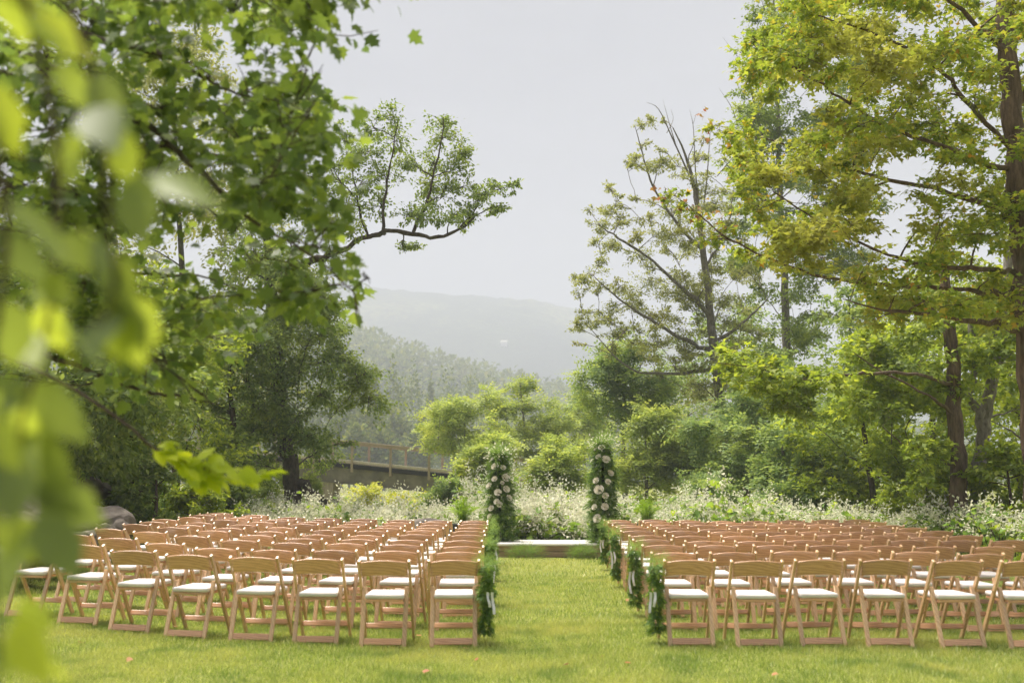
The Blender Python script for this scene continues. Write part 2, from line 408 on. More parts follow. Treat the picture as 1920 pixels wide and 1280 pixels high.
# ------------------------------------------------------------------ chairs
def chair_parts():
    parts = []
    # four legs: two long ones that carry the backrest, two short rear ones
    def leg(sx, long_):
        bm = bmesh.new()
        if long_: bar(bm, (sx * 0.234, 0.245, 0.0), (sx * 0.234, -0.222, 0.79), 0.026, 0.040, 0.006)
        else: bar(bm, (sx * 0.1985, -0.235, 0.0), (sx * 0.1985, -0.075, 0.535), 0.042, 0.026, 0.008)
        return bm_mesh('leg', bm, M['wood_leg'])
    for sx in (-1, 1):
        parts.append(('leg', leg(sx, True))); parts.append(('leg', leg(sx, False)))
    # curved backrest
    bm = bmesh.new(); nx_ = 14
    # cross-section: outer face, rounded top, inner face, rounded bottom
    hw = 0.0115; prof = []
    for w in (0.0, 0.33, 0.66, 1.0): prof.append((-hw, w, 0.0))
    for k in range(1, 6):
        a_ = math.pi * k / 6; prof.append((-hw * math.cos(a_), 1.0, hw * math.sin(a_)))
    for w in (1.0, 0.66, 0.33, 0.0): prof.append((hw, w, 0.0))
    for k in range(1, 4):
        a_ = math.pi * k / 4; prof.append((hw * math.cos(a_), 0.0, -hw * 0.6 * math.sin(a_)))
    rings = []
    for i in range(nx_ + 1):
        u = i / nx_ * 2 - 1; ring = []
        for off, w, cap in prof:
            z = 0.646 + w * 0.114 + 0.022 * (1 - u * u) * (0.4 + 0.6 * w) + cap
            y = -0.205 - 0.325 * (z - 0.70) - 0.026 * (1 - u * u) + off
            ring.append(bm.verts.new((u * 0.2205, y, z)))
        rings.append(ring)
    m_ = len(prof)
    for i in range(nx_):
        for j in range(m_):
            bm.faces.new((rings[i][j], rings[i + 1][j], rings[i + 1][(j + 1) % m_], rings[i][(j + 1) % m_]))
    bm.faces.new(rings[0]); bm.faces.new(rings[-1][::-1])
    bmesh.ops.recalc_face_normals(bm, faces=list(bm.faces))
    parts.append(('backrest', bm_mesh('backrest', bm, M['wood_side'], True)))
    # seat frame of four rails, and the pad
    bm = bmesh.new()
    for sx in (-1, 1): add_box(bm, sx * 0.160, 0.03, 0.418, 0.03, 0.40, 0.026, None, 0.004)
    add_box(bm, 0, -0.157, 0.4175, 0.289, 0.028, 0.025, None, 0.004); add_box(bm, 0, 0.217, 0.4175, 0.289, 0.028, 0.025, None, 0.004)
    parts.append(('seat_frame', bm_mesh('seat_frame', bm, M['wood_side'])))
    bm = bmesh.new(); add_box(bm, 0, 0.03, 0.453, 0.366, 0.405, 0.042, None, 0.016)
    top = [v for v in bm.verts if v.co.z > 0.46]
    for v in top: v.co.z += 0.008 * (1 - (v.co.x / 0.19) ** 2)
    parts.append(('seat_pad', bm_mesh('seat_pad', bm, M['pad'], True)))
    bm = bmesh.new(); add_box(bm, 0, 0.163, 0.142, 0.441, 0.022, 0.050, Matrix.Rotation(-0.53, 4, 'X'), 0.007)
    parts.append(('stretcher', bm_mesh('stretcher', bm, M['wood_side'])))
    bm = bmesh.new(); add_box(bm, 0, -0.220, 0.052, 0.353, 0.022, 0.060, Matrix.Rotation(-0.29, 4, 'X'), 0.006)
    parts.append(('stretcher', bm_mesh('stretcher', bm, M['wood_side'])))
    for sx in (-1, 1):
        bm = bmesh.new()
        bmesh.ops.create_cone(bm, cap_ends=True, segments=8, radius1=0.009, radius2=0.009, depth=0.008,
                              matrix=Matrix.Translation((sx * 0.2505, -0.048, 0.497)) @ Matrix.Rotation(math.pi / 2, 4, 'Y'))
        parts.append(('bolt', bm_mesh('bolt', bm, M['bolt'])))
    return parts
CHAIR = chair_parts()
ROWS = [9.72, 10.70, 11.66, 12.62, 13.60, 14.56, 15.54, 16.50, 17.40, 18.25]
ORD = ['first', 'second', 'third', 'fourth', 'fifth', 'sixth', 'seventh', 'eighth', 'ninth', 'tenth']
crng = random.Random(11)
AISLE = {}     # (side, row) -> (location, rotation) of the chair on the aisle
def place_chair(side, r, c, x, y, rz):
    z = Zf(x, y)
    o = empty('folding_chair', (x, y, z), rz)
    block = 'bridge side block' if side < 0 else 'maple side block'
    seat = 'on the aisle' if c == 0 else ('%s from the aisle' % ORD[c])
    row = 'nearest row' if r == 0 else ('farthest row' if r == 9 else '%s nearest row' % ORD[r])
    tag(o, 'folding chair %s, %s of the %s' % (seat, row, block), 'chair',
        'wooden folding chairs set out in rows')
    for nm, me in CHAIR:
        link(nm, me, o)
    if c == 0: AISLE[side, r] = (Vector((x, y, z)), rz)
for r, D in enumerate(ROWS):
    for c in range(8):
        # left block: rows bend away from the camera towards their outer end
        x = -0.55 - 0.012 * r - 0.63 * c - 0.009 * c * r * (1 if r < 6 else 0.4)
        bk = (0.020, 0.027, 0.033, 0.035, 0.033, 0.029, 0.024, 0.018, 0.013, 0.008)[r]
        bend = bk * c * c
        rz = -math.atan(2 * bk * c / 0.62) * 0.55
        place_chair(-1, r, c, x + crng.uniform(-.02, .02), D + bend + crng.uniform(-.03, .03), rz + crng.uniform(-.05, .05))
        # right block: nearly straight rows
        x = 1.66 + 0.026 * r + 0.612 * c
        y = D - 0.006 * c * c * (1 if r < 2 else 0.3) + (0.25 if c == 7 and r > 3 else 0)
        if 960 + (x - 0.3) * F / (y / 1.03) < 1935:
            place_chair(1, r, c, x + crng.uniform(-.02, .02), y + crng.uniform(-.03, .03), crng.uniform(-.05, .05) + 0.012 * c)

# ------------------------------------------------------------------ the wooden step at the end of the aisle
st = empty('wooden_step', (0.62, 19.75, 0))
tag(st, 'low wooden step with white top board and brown plank front at the aisle end', 'step')
bm = bmesh.new(); add_box(bm, 0, 0.62, 0.245, 2.5, 1.3, 0.04, None, 0.006); link('top_board', bm_mesh('top_board', bm, M['white_paint']), st)
for k in range(2):
    bm = bmesh.new(); add_box(bm, 0, 0.02 + 0.004 * k, 0.062 + 0.112 * k, 2.42, 0.04, 0.105, None, 0.006)
    link('front_plank', bm_mesh('front_plank', bm, M['plank_brown']), st)
for sx in (-1, 1):
    bm = bmesh.new(); add_box(bm, sx * 1.17, 0.66, 0.112, 0.04, 1.18, 0.215, None, 0.005); link('side_board', bm_mesh('side_board', bm, M['plank_brown']), st)

# ------------------------------------------------------------------ bridge
BD = 55.0
def bridge_z(px, py0, py1, x):
    """height on the line through (600, py0) and (950, py1) at world x, on the bridge's near face"""
    a = P(600, py0, BD); b_ = P(950, py1, BD)
    return a[2] + (x - a[0]) * (b_[2] - a[2]) / (b_[0] - a[0])
bx0, bx1 = P(120, 860, BD)[0], P(1075, 900, BD)[0]
br = empty('footbridge', (0, BD, 0))
tag(br, 'long sloping footbridge with weathered timber railing beyond the big leafy tree', 'bridge')
def sloped(name, x0, x1, zf, h, y0, y1, mat, parent=br, dz=0.0):
    V = []
    for x in (x0, x1):
        z = zf(x) + dz
        V += [(x, y0, z), (x, y1, z), (x, y1, z + h), (x, y0, z + h)]
    bm = bmesh.new(); v = [bm.verts.new(q) for q in V]
    for f in ((0, 3, 2, 1), (4, 5, 6, 7), (0, 1, 5, 4), (3, 7, 6, 2), (0, 4, 7, 3), (1, 2, 6, 5)): bm.faces.new([v[i] for i in f])
    bmesh.ops.bevel(bm, geom=list(bm.edges), offset=min(0.012, h * 0.2), segments=1, affect='EDGES')
    return link(name, bm_mesh(name, bm, mat), parent)
zdeck = lambda x: bridge_z(0, 863, 898, x)
W_B = 2.4
for side in (0, 1):
    y0 = 0.0 if side == 0 else W_B - 0.35
    g = sloped('girder', bx0, bx1, zdeck, 0.80, y0 + 0.12, y0 + 0.30, M['girder'], dz=-1.08)
    sloped('flange', bx0, bx1, zdeck, 0.05, y0 + 0.02, y0 + 0.40, M['girder'], g, dz=-1.132)
    sloped('flange', bx0, bx1, zdeck, 0.05, y0 + 0.03, y0 + 0.39, M['girder'], g, dz=-0.277)
sloped('strip', bx0, bx1, zdeck, 0.24, -0.07, 0.10, M['dark_strip'], dz=-0.262)  # black strip of box section along the near girder, under the deck
for side, y0 in ((0, -0.02), (1, W_B - 0.14)):
    sloped('kerb_board', bx0, bx1, zdeck, 0.13, y0 - 0.02, y0 + 0.13, M['kerb'], dz=0.052)
# deck planks, side by side across the bridge
npl = 96; pw = (bx1 - bx0) / npl
pm = None
slope = (zdeck(bx1) - zdeck(bx0)) / (bx1 - bx0)
bm = bmesh.new(); add_box(bm, 0, W_B / 2, 0, pw - 0.02, W_B + 0.1, 0.05, Matrix.Rotation(-math.atan(slope), 4, 'Y'))
pm = bm_mesh('plank', bm, M['rail'])
for k in range(npl):
    x = bx0 + (k + 0.5) * pw
    link('plank', pm, br, (x, 0, zdeck(x) + 0.02))
# posts, top rails, mid brackets
post_step = (P(733, 850, BD)[0] - P(661, 850, BD)[0])
p0 = P(661, 850, BD)[0]
bm = bmesh.new(); add_box(bm, 0, 0, 0.42, 0.13, 0.13, 1.56, None, 0.012); postm = bm_mesh('post', bm, M['rail'])
xs_ = []
k = -7
while p0 + k * post_step < bx1:
    x = p0 + k * post_step
    if x > bx0: xs_.append(x)
    k += 1
for side, y0, off in ((0, -0.15, 0.0), (1, W_B + 0.12, 0.55)):
    for x in xs_:
        link('post', postm, br, (x + off, y0, zdeck(x + off) - 0.1))
    for a_, b2 in zip(xs_[:-1], xs_[1:]):
        sloped('top_rail', a_ + off + 0.004, b2 + off - 0.004, zdeck, 0.17, y0 - 0.12, y0 + 0.12, M['rail'], dz=1.06)
for px in (250, 612, 930):
    x = P(px, 900, BD)[0]
    bm = bmesh.new(); z0 = Zf(x, BD + 1) - 0.4; z1 = zdeck(x) - 1.135
    add_box(bm, x, W_B / 2, (z0 + z1) / 2, 0.72, 2.2, z1 - z0, None, 0.03)
    link('pier', bm_mesh('pier', bm, M['pier']), br)

# ------------------------------------------------------------------ rocks
def rock_mesh(seed, sub=3):
    bm = bmesh.new(); bmesh.ops.create_icosphere(bm, subdivisions=sub, radius=0.5)
    rr = random.Random(seed)
    planes = []
    for k in range(9):
        d = Vector((rr.gauss(0, 1), rr.gauss(0, 1), rr.gauss(0, 1))).normalized(); planes.append((d, rr.uniform(0.27, 0.42)))
    for v in bm.verts:
        p = v.co.copy()
        for d, h in planes:
            t = p.dot(d)
            if t > h: p -= d * (t - h) * 0.9
        p += p.normalized() * (0.05 * noise.noise(p * 4 + Vector((seed, 0, 0))) + 0.03 * noise.noise(p * 11 + Vector((0, seed, 0))))
        v.co = p
    return bm_mesh('rock', bm, M['rock'])
RM = [rock_mesh(k * 3.7 + 1) for k in range(7)]
rr = random.Random(4)
# (px, py of its centre, depth, width in m, height in m)
ROCKS = [(12, 1010, 13.4, 1.0, .62), (75, 1004, 14.2, .80, .50), (40, 958, 15.6, 1.15, .62), (118, 968, 15.8, .95, .6), (150, 992, 15.0, .62, .44),
         (205, 968, 17.2, .80, .62), (178, 952, 18.0, .9, .55), (128, 930, 18.6, 1.1, .6), (60, 922, 18.2, 1.2, .66), (8, 930, 17.0, 1.1, .7),
         (228, 985, 16.8, .40, .30), (95, 1036, 13.2, .55, .36), (30, 1050, 12.6, .6, .36), (180, 1012, 14.8, .42, .28), (140, 1022, 13.9, .5, .32), (205, 1000, 15.9, .35, .26),
         (62, 978, 14.9, .55, .4), (-20, 985, 14.4, .9, .6), (160, 915, 20.5, 1.0, .55)]
WHERE = ['behind the outermost near chairs', 'on the bank beside the chairs', 'half way up the rocky bank', 'in the middle of the rocky bank', 'between larger stones of the bank',
         'dark and angular at the foot of the trees', 'under the trees on the bank', 'high on the bank under leaves', 'at the top of the rocky bank', 'at the frame edge on the bank',
         'beside the outermost chair of a middle row', 'low in the grass by the bank', 'lowest at the frame edge', 'in grass behind the second row', 'at the foot of the bank', 'next to the angular dark rock',
         'wedged in the bank', 'cut by the frame edge', 'farthest up under the trees']
SIZE = lambda w: 'small' if w < .5 else ('middling' if w < .85 else 'large')
for k, ((px, py, D, w, h), wh) in enumerate(zip(ROCKS, WHERE)):
    q = P(px, py, D); zg = Zf(q[0], q[1])
    o = link('boulder', RM[k % 7]); o.location = (q[0], q[1], max(zg + h * 0.18, min(q[2], zg + 0.55)))
    o.scale = (w * 1.2, w * 1.1, h * 1.35); o.rotation_euler = (rr.uniform(-.3, .3), rr.uniform(-.3, .3), rr.uniform(0, 6.28))
    tag(o, '%s grey boulder %s' % (SIZE(w), wh), 'boulder', 'boulders of the bank')
q = P(795, 985, 21.0)
o = link('boulder', RM[2]); o.location = (q[0] + 0.1, 21.0, 0.28); o.scale = (1.75, 1.1, 0.85); o.rotation_euler = (0, 0.05, 0.4)
tag(o, 'broad flat topped boulder behind the farthest chairs near the fern', 'boulder', 'boulders of the bank')

# a thin pale rod stuck in the grass at the frame edge
bm = bmesh.new(); bar(bm, (-7.05, 13.2, Zf(-7.05, 13.2) + 1.0), (-6.15, 13.0, Zf(-6.15, 13.0)), 0.022, 0.022, 0.004, Vector((0, 1, 0)))
tag(link('garden_stake', bm_mesh('garden_stake', bm, M['white_paint'])), 'thin pale stake leaning in grass beside the outermost chair', 'stake')

# ------------------------------------------------------------------ plants: branches as tapered tubes, leaves as small folded blades
class Tubes:
    def __init__(self): self.V = []; self.T = []; self.n = 0
    def add(self, pts, radii, sides=5):
        pts = np.asarray(pts, float); k = len(pts)
        tan = np.gradient(pts, axis=0); tan /= np.linalg.norm(tan, axis=1)[:, None] + 1e-9
        ref = np.array((0.31, 0.95, 0.05)) if abs(tan[0][1]) < 0.85 else np.array((1.0, 0.1, 0.0))
        u = np.cross(tan, ref); u /= np.linalg.norm(u, axis=1)[:, None] + 1e-9
        w = np.cross(tan, u)
        a = np.linspace(0, 2 * np.pi, sides, endpoint=False)
        ring = pts[:, None, :] + np.asarray(radii)[:, None, None] * (np.cos(a)[None, :, None] * u[:, None, :] + np.sin(a)[None, :, None] * w[:, None, :])
        self.V.append(ring.reshape(-1, 3))
        i = np.arange(k - 1)[:, None] * sides; j = np.arange(sides)[None, :]; j2 = (j + 1) % sides
        q = np.stack([i + j, i + j2, i + sides + j2, i + sides + j], -1).reshape(-1, 4) + self.n
        self.T.append(q); self.n += k * sides
    def mesh(self, name, mat, base):
        return np_mesh(name, np.concatenate(self.V) - np.asarray(base), np.concatenate(self.T), mat, True)

def unit(a): return a / (np.linalg.norm(a, axis=-1, keepdims=True) + 1e-9)
# leaf templates: rows (along the leaf, across it, off its plane); triangles
def fan(outline, centre=(0.42, 0.0, 0.0)):
    V = [centre] + outline; n_ = len(outline)
    return np.array(V, float), np.array([(0, 1 + i, 1 + (i + 1) % n_) for i in range(n_)])
TM = {}
TM['blade'] = (np.array([(0, 0, 0), (0.45, -0.30, 0.07), (1, 0, -0.04), (0.45, 0.30, 0.07)], float), np.array([(0, 1, 2), (0, 2, 3)]))
TM['oval'] = (np.array([(0, 0, 0), (0.22, -0.26, 0.05), (0.6, -0.29, 0.06), (1, 0, -0.10), (0.6, 0.29, 0.06), (0.22, 0.26, 0.05), (0.5, 0, 0)], float),
              np.array([(0, 1, 6), (1, 2, 6), (2, 3, 6), (3, 4, 6), (4, 5, 6), (5, 0, 6)]))
TM['heart'] = (np.array([(0.0, 0, 0), (-0.08, -0.26, 0.04), (0.22, -0.42, 0.05), (0.62, -0.27, 0.02), (1, 0, -0.14), (0.62, 0.27, 0.02), (0.22, 0.42, 0.05), (-0.08, 0.26, 0.04), (0.45, 0, 0)], float),
               np.array([(0, 1, 8), (1, 2, 8), (2, 3, 8), (3, 4, 8), (4, 5, 8), (5, 6, 8), (6, 7, 8), (7, 0, 8)]))
TM['maple'] = fan([(0, 0, 0), (-0.02, -0.30, 0.03), (0.16, -0.27, 0.02), (0.34, -0.56, 0.02), (0.42, -0.24, 0.05), (0.66, -0.33, 0.0), (0.72, -0.13, 0.02), (1.0, 0, -0.09),
                   (0.72, 0.13, 0.02), (0.66, 0.33, 0.0), (0.42, 0.24, 0.05), (0.34, 0.56, 0.02), (0.16, 0.27, 0.02), (-0.02, 0.30, 0.03)])
TM['maple_s'] = (np.array([(0, 0, 0), (0.30, -0.52, 0.02), (0.48, -0.17, 0.05), (1.0, 0, -0.08), (0.48, 0.17, 0.05), (0.30, 0.52, 0.02)], float), np.array([(0, 1, 2), (0, 2, 4), (2, 3, 4), (0, 4, 5)]))
TM['maple3'] = fan([(0, 0, 0), (0.30, -0.50, 0.02), (0.50, -0.18, 0.05), (1.0, 0, -0.08), (0.50, 0.18, 0.05), (0.30, 0.50, 0.02)], (0.36, 0, 0))
def pinnate(pairs, leaflet=0.26, wid=0.09, droop=0.22):
    V = []; T = []
    for k in range(pairs):
        t = 0.12 + 0.82 * k / (pairs - 1); z = -droop * t * t
        L = leaflet * (0.55 + 0.9 * math.sin(math.pi * min(1, 0.15 + 0.8 * t)) * 0.5)
        for s in (-1, 1):
            b0 = len(V)
            V += [(t, 0, z), (t + 0.03 - wid / 2, s * L * 0.5, z + 0.015), (t + 0.10, s * L, z - 0.03), (t + 0.03 + wid / 2, s * L * 0.5, z + 0.015)]
            T += [(b0, b0 + 1, b0 + 2), (b0, b0 + 2, b0 + 3)]
    return np.array(V, float), np.array(T)
TM['pinnate'] = pinnate(3, 0.44, 0.27)
TM['bheart'] = (np.array([(0, 0, 0), (0.3, -0.42, 0.05), (1, 0, -0.1), (0.3, 0.42, 0.05)], float), np.array([(0, 1, 2), (0, 2, 3)]))
TM['pinnate_fine'] = pinnate(8, 0.30, 0.08)
def wisp(nn, seed):
    """a soft spray of fine needles"""
    r_ = np.random.default_rng(seed); V = []; T = []
    for k in range(nn):
        t = k / nn; s = -1 if k % 2 else 1
        L = 0.30 * (1 - 0.6 * t); o = r_.uniform(-0.12, 0.12)
        b0 = len(V); V += [(t, -0.008, 0), (t + 0.02, 0.008, 0), (t + 0.14, s * L, o)]; T += [(b0, b0 + 1, b0 + 2)]
    return np.array(V, float), np.array(T)
TM['wisp'] = wisp(14, 2)
def panicle(nn, seed):
    r_ = np.random.default_rng(seed); V = []; T = []
    for k in range(nn):
        t = 0.05 + 0.9 * k / nn; a = k * 2.4; rad = 0.15 * (1 - 0.75 * t) + 0.03
        y, z = math.cos(a) * rad, math.sin(a) * rad; b0 = len(V)
        V += [(t - 0.02, 0, 0), (t + 0.06, y - z * 0.5, z + y * 0.5), (t + 0.15, y * 1.25, z * 1.25), (t + 0.06, y + z * 0.5, z - y * 0.5)]
        T += [(b0, b0 + 1, b0 + 2), (b0, b0 + 2, b0 + 3)]
    return np.array(V, float), np.array(T)
TM['panicle'] = panicle(5, 1)

def leaf_frames(axis, normal):
    a = unit(axis); nn = unit(normal - (normal * a).sum(1, keepdims=True) * a); return a, np.cross(nn, a), nn
def leaves_mesh(name, pos, axis, normal, size, tmpl, mat, base):
    tv, tt = TM[tmpl]
    a, s, nn = leaf_frames(axis, normal)
    V = pos[:, None, :] + size[:, None, None] * (tv[None, :, 0, None] * a[:, None, :] + tv[None, :, 1, None] * s[:, None, :] + tv[None, :, 2, None] * nn[:, None, :])
    T = (np.arange(len(pos)) * len(tv))[:, None, None] + tt[None]
    return np_mesh(name, V.reshape(-1, 3) - np.asarray(base), T.reshape(-1, 3), mat)
_leaf_me = {}
def leaf_objects(parent, pos, axis, normal, size, tmpl, mat, name='leaf'):
    key = (tmpl, mat.name)
    if key not in _leaf_me:
        _leaf_me[key] = np_mesh(name, TM[tmpl][0], TM[tmpl][1], mat)
    a, s, nn = leaf_frames(axis, normal)
    for i in range(len(pos)):
        o = link(name, _leaf_me[key], parent)
        m_ = Matrix((a[i], s[i], nn[i])).transposed().to_4x4()
        m_.translation = Vector(pos[i]) - parent.location
        o.matrix_local = m_ @ Matrix.Diagonal((size[i], size[i], size[i], 1))

def smooth_path(pts, per=5):
    """Catmull-Rom through the given points"""
    p = np.asarray(pts, float)
    if len(p) < 3: return np.linspace(p[0], p[-1], per + 1)
    q = np.concatenate([[2 * p[0] - p[1]], p, [2 * p[-1] - p[-2]]]); out_ = []
    for i in range(len(p) - 1):
        a, b_, c, d = q[i:i + 4]
        for t in np.linspace(0, 1, per, endpoint=False):
            out_.append(0.5 * ((2 * b_) + (c - a) * t + (2 * a - 5 * b_ + 4 * c - d) * t * t + (3 * b_ - a - 3 * c + d) * t ** 3))
    out_.append(p[-1]); return np.array(out_)

def in_poly(x, y, poly):
    ins = False; j = len(poly) - 1
    for i in range(len(poly)):
        xi, yi = poly[i]; xj, yj = poly[j]
        if (yi > y) != (yj > y) and x < (xj - xi) * (y - yi) / (yj - yi) + xi: ins = not ins
        j = i
    return ins
def poly_clumps(poly, n_, D0, D1, r, flat, rs, holes=()):
    """clump centres filling a crown whose outline is known, at depths D0..D1 round its trunk; r in metres"""
    xs = [p[0] for p in poly]; ys = [p[1] for p in poly]; out_ = []; tries = 0
    Dm, Dh = (D0 + D1) / 2, (D1 - D0) / 2
    while len(out_) < n_ and tries < n_ * 60:
        tries += 1
        x, y = rs.uniform(min(xs), max(xs)), rs.uniform(min(ys), max(ys))
        if not in_poly(x, y, poly) or any(in_poly(x, y, h) for h in holes): continue
        D = Dm + Dh * rs.uniform(-1, 1)
        rr_ = r * rs.uniform(0.7, 1.25)
        out_.append((*P(x, y, D), rr_, rr_ * flat))
    return out_

def plant(name, label, cat, base, trunk, clumps, n_leaf, size, tmpl, leafm, barkm, seed, limbs=(), group=None, sub=5, twig=3, sides=8,
          droop=0.25, up=0.9, size_var=0.3, leaf_objs=0, bare=(), crown='crown', rise=0.35, limb_r=0.012, wig=0.06, extra=None, twig_vis=True, out_axis=0.8, wexp=2.0, spreadf=0.14, flat_j=0.6):
    """one tree or shrub: trunk = [(x,y,z,radius)...] world; clumps = [(x,y,z,rh,rv)...]; limbs = manual main branches like trunk"""
    rs = np.random.default_rng(seed)
    if base[1] > 24: twig_vis = twig_vis and name in ('leafy_tree', 'sparse_tree')
    thin = 0.004 if base[1] < 24 else 0.011
    base = np.asarray(base, float)
    root = empty(name, base); tag(root, label, cat, group)
    tb = Tubes(); cand = []; crad = []
    tr = np.asarray(trunk, float)
    tp = smooth_path(tr[:, :3], 6); trad = np.interp(np.linspace(0, 1, len(tp)), np.linspace(0, 1, len(tr)), tr[:, 3])
    if len(tp) > 4: tp[1:-1] += rs.normal(0, 0.15, (len(tp) - 2, 3)) * trad[1:-1, None]
    tb.add(tp, trad, sides + 2)
    link('trunk', tb.mesh('trunk', barkm, base), root)
    tb = Tubes()
    start = max(1, int(len(tp) * 0.22)) if len(tp) > 3 else 0
    cand += list(tp[start:]); crad += list(trad[start:])
    for lb in limbs:
        lb = np.asarray(lb, float); lp = smooth_path(lb[:, :3], 5)
        lr = np.interp(np.linspace(0, 1, len(lp)), np.linspace(0, 1, len(lb)), lb[:, 3])
        lp[1:] += rs.normal(0, 0.5, (len(lp) - 1, 3)) * lr[1:, None]
        tb.add(lp, lr * rs.uniform(0.85, 1.15, len(lr)), sides); cand += list(lp[1:]); crad += list(lr[1:])
    for lb in bare:
        lb = np.asarray(lb, float); lp = smooth_path(lb[:, :3], 4)
        lr = np.interp(np.linspace(0, 1, len(lp)), np.linspace(0, 1, len(lb)), lb[:, 3]); tb.add(lp, lr, 4)
    cl = np.asarray(clumps, float)
    c0 = np.asarray(cand)
    d0 = np.array([np.min(np.linalg.norm(c0 - c[:3], axis=1)) for c in cl]); cl = cl[np.argsort(d0)]
    segA = []; segB = []; segW = []; segC = []
    for c in cl:
        C = np.asarray(cand); v = c[:3] - C; hd = np.linalg.norm(v[:, :2], axis=1)
        cost = np.linalg.norm(v, axis=1) + 1.5 * np.maximum(0, rise * hd - v[:, 2])
        i = int(np.argmin(cost)); a = C[i]; L = np.linalg.norm(c[:3] - a)
        r0 = min(crad[i] * 0.7, 0.012 + limb_r * L)
        mid = (a + c[:3]) / 2 + np.array((0, 0, 0.10 * L)) + rs.normal(0, 0.05 * L, 3)
        k = 7; t = np.linspace(0, 1, k)[:, None]
        pts = (1 - t) ** 2 * a + 2 * t * (1 - t) * mid + t * t * c[:3]
        pts[1:] += rs.normal(0, wig * L / 6, (k - 1, 3))
        rad = np.linspace(max(r0, thin), max(thin, r0 * 0.35), k)
        tb.add(pts, rad, 5 if r0 > 0.03 else 4)
        cand += list(pts[2:]); crad += list(rad[2:])
        rh, rv = c[3], c[4]
        for s in range(sub):
            b0 = pts[rs.integers(k // 2, k)]
            d = rs.normal(0, 1, 3); d /= np.linalg.norm(d); d *= rs.uniform(0.5, 1.0) ** 0.5
            e = c[:3] + d * np.array((rh, rh, rv))
            m2 = (b0 + e) / 2 + rs.normal(0, 0.07 * rh, 3) + np.array((0, 0, 0.08 * rh))
            sp = np.array([b0, m2, e])
            if twig_vis: tb.add(sp, (max(thin, r0 * 0.3), max(thin * 0.8, r0 * 0.2), thin * 0.5), 3)
            for w in range(twig):
                t_ = rs.uniform(0.3, 1.0); o_ = b0 + (e - b0) * t_ if t_ < 1 else e
                tip = o_ + (rs.normal(0, 1, 3) * np.array((1, 1, 0.6)) + unit((e - b0)[None])[0] * 0.7) * rh * 0.28
                segA.append(o_); segB.append(tip); segC.append(c[:3]); segW.append(rh)
    if tb.n: link('limb', tb.mesh('limb', barkm, base), root)
    A = np.array(segA); B = np.array(segB); Cc = np.array(segC); Wt = np.array(segW) ** wexp; Wt /= Wt.sum()
    idx = rs.choice(len(A), n_leaf, p=Wt); t = rs.uniform(0, 1.1, n_leaf)[:, None]
    pos = A[idx] + (B[idx] - A[idx]) * t + rs.normal(0, 1, (n_leaf, 3)) * np.maximum(size * 0.35, spreadf * np.array(segW)[idx])[:, None] * np.array((1, 1, flat_j))
    ax = unit(B[idx] - A[idx]) * out_axis + unit(pos - Cc[idx]) * 0.35 + rs.normal(0, 0.45, (n_leaf, 3)) + np.array((0, 0, -droop))
    nm = np.array((0, 0, up)) + rs.normal(0, 0.45, (n_leaf, 3))
    sz = size * rs.uniform(1 - size_var, 1 + size_var, n_leaf)
    if leaf_objs:
        # leaves nearest the camera are pieces of their own
        near = np.argsort(pos[:, 1] / 1.0 + rs.uniform(0, 1.2, n_leaf))
        sel = near[:leaf_objs]; rest = near[leaf_objs:]
        leaf_objects(root, pos[sel], ax[sel], nm[sel], sz[sel], tmpl, leafm)
        pos, ax, nm, sz = pos[rest], ax[rest], nm[rest], sz[rest]
    if len(pos):
        o = link(crown, leaves_mesh(crown, pos, ax, nm, sz, tmpl, leafm, base), root); o['kind'] = 'stuff'
    return root, rs

def pl(pts, D, r0, r1):
    """a branch through photograph pixels at depth D (one number or one per point)"""
    n_ = len(pts); Ds = D if isinstance(D, (list, tuple)) else [D] * n_
    return [(*P(px, py, d), r0 + (r1 - r0) * i / max(1, n_ - 1)) for i, ((px, py), d) in enumerate(zip(pts, Ds))]
def grounded(tr):
    x, y, z, r = tr[0]; zg = Zf(x, y) - 0.08
    return [(x, y, zg, r * 1.5), (x, y, zg + 0.35, r * 1.05)] + [q for q in tr[1:] if q[2] > zg + 0.5]
def pc(lst, D, dj, flat, rs, scale=1.0):
    """clumps from (px, py, radius px)"""
    out_ = []
    for px, py, r in lst:
        d = D + rs.uniform(-dj, dj); rm = r * d / F * scale
        out_.append((*P(px, py, d), rm, rm * flat))
    return out_

rs0 = np.random.default_rng(77)

# ---- the tree at the near left whose boughs hang over the chairs
tr = [(-4.6, 5.2, 0.0, 0.20), (-4.5, 5.2, 1.6, 0.17), (-4.2, 5.1, 3.4, 0.13), (-3.9, 5.0, 5.0, 0.08)]
tr[0] = (tr[0][0], tr[0][1], Zf(-4.6, 5.2) - 0.1, 0.24)
limbs = [pl([(-420, -60), (-120, -10), (195, 78), (293, 98), (367, 137), (430, 170), (520, 190)], [5.1, 5.0, 4.8, 4.8, 4.9, 5.0, 5.1], 0.026, 0.004),
         pl([(-330, 60), (30, 100), (250, 219), (352, 297), (426, 367), (488, 422), (586, 480), (660, 545)], [5.0, 4.8, 4.6, 4.6, 4.6, 4.7, 4.8, 4.9], 0.022, 0.004),
         pl([(-300, 80), (50, 150), (242, 234), (312, 316), (371, 375), (441, 437)], [5.4, 5.3, 5.2, 5.2, 5.2, 5.2], 0.018, 0.004),
         pl([(-400, 420), (0, 470), (134, 492), (244, 512), (374, 518), (451, 545)], [5.6, 5.6, 5.6, 5.7, 5.8, 5.8], 0.018, 0.004),
         pl([(-400, 560), (0, 640), (207, 711), (284, 736), (345, 744), (405, 758)], [5.5, 5.6, 5.8, 5.8, 5.9, 6.0], 0.018, 0.004),
         pl([(-300, -200), (100, -120), (330, -60), (480, -10), (600, 15)], [5.0, 5.0, 5.1, 5.2, 5.3], 0.026, 0.004)]
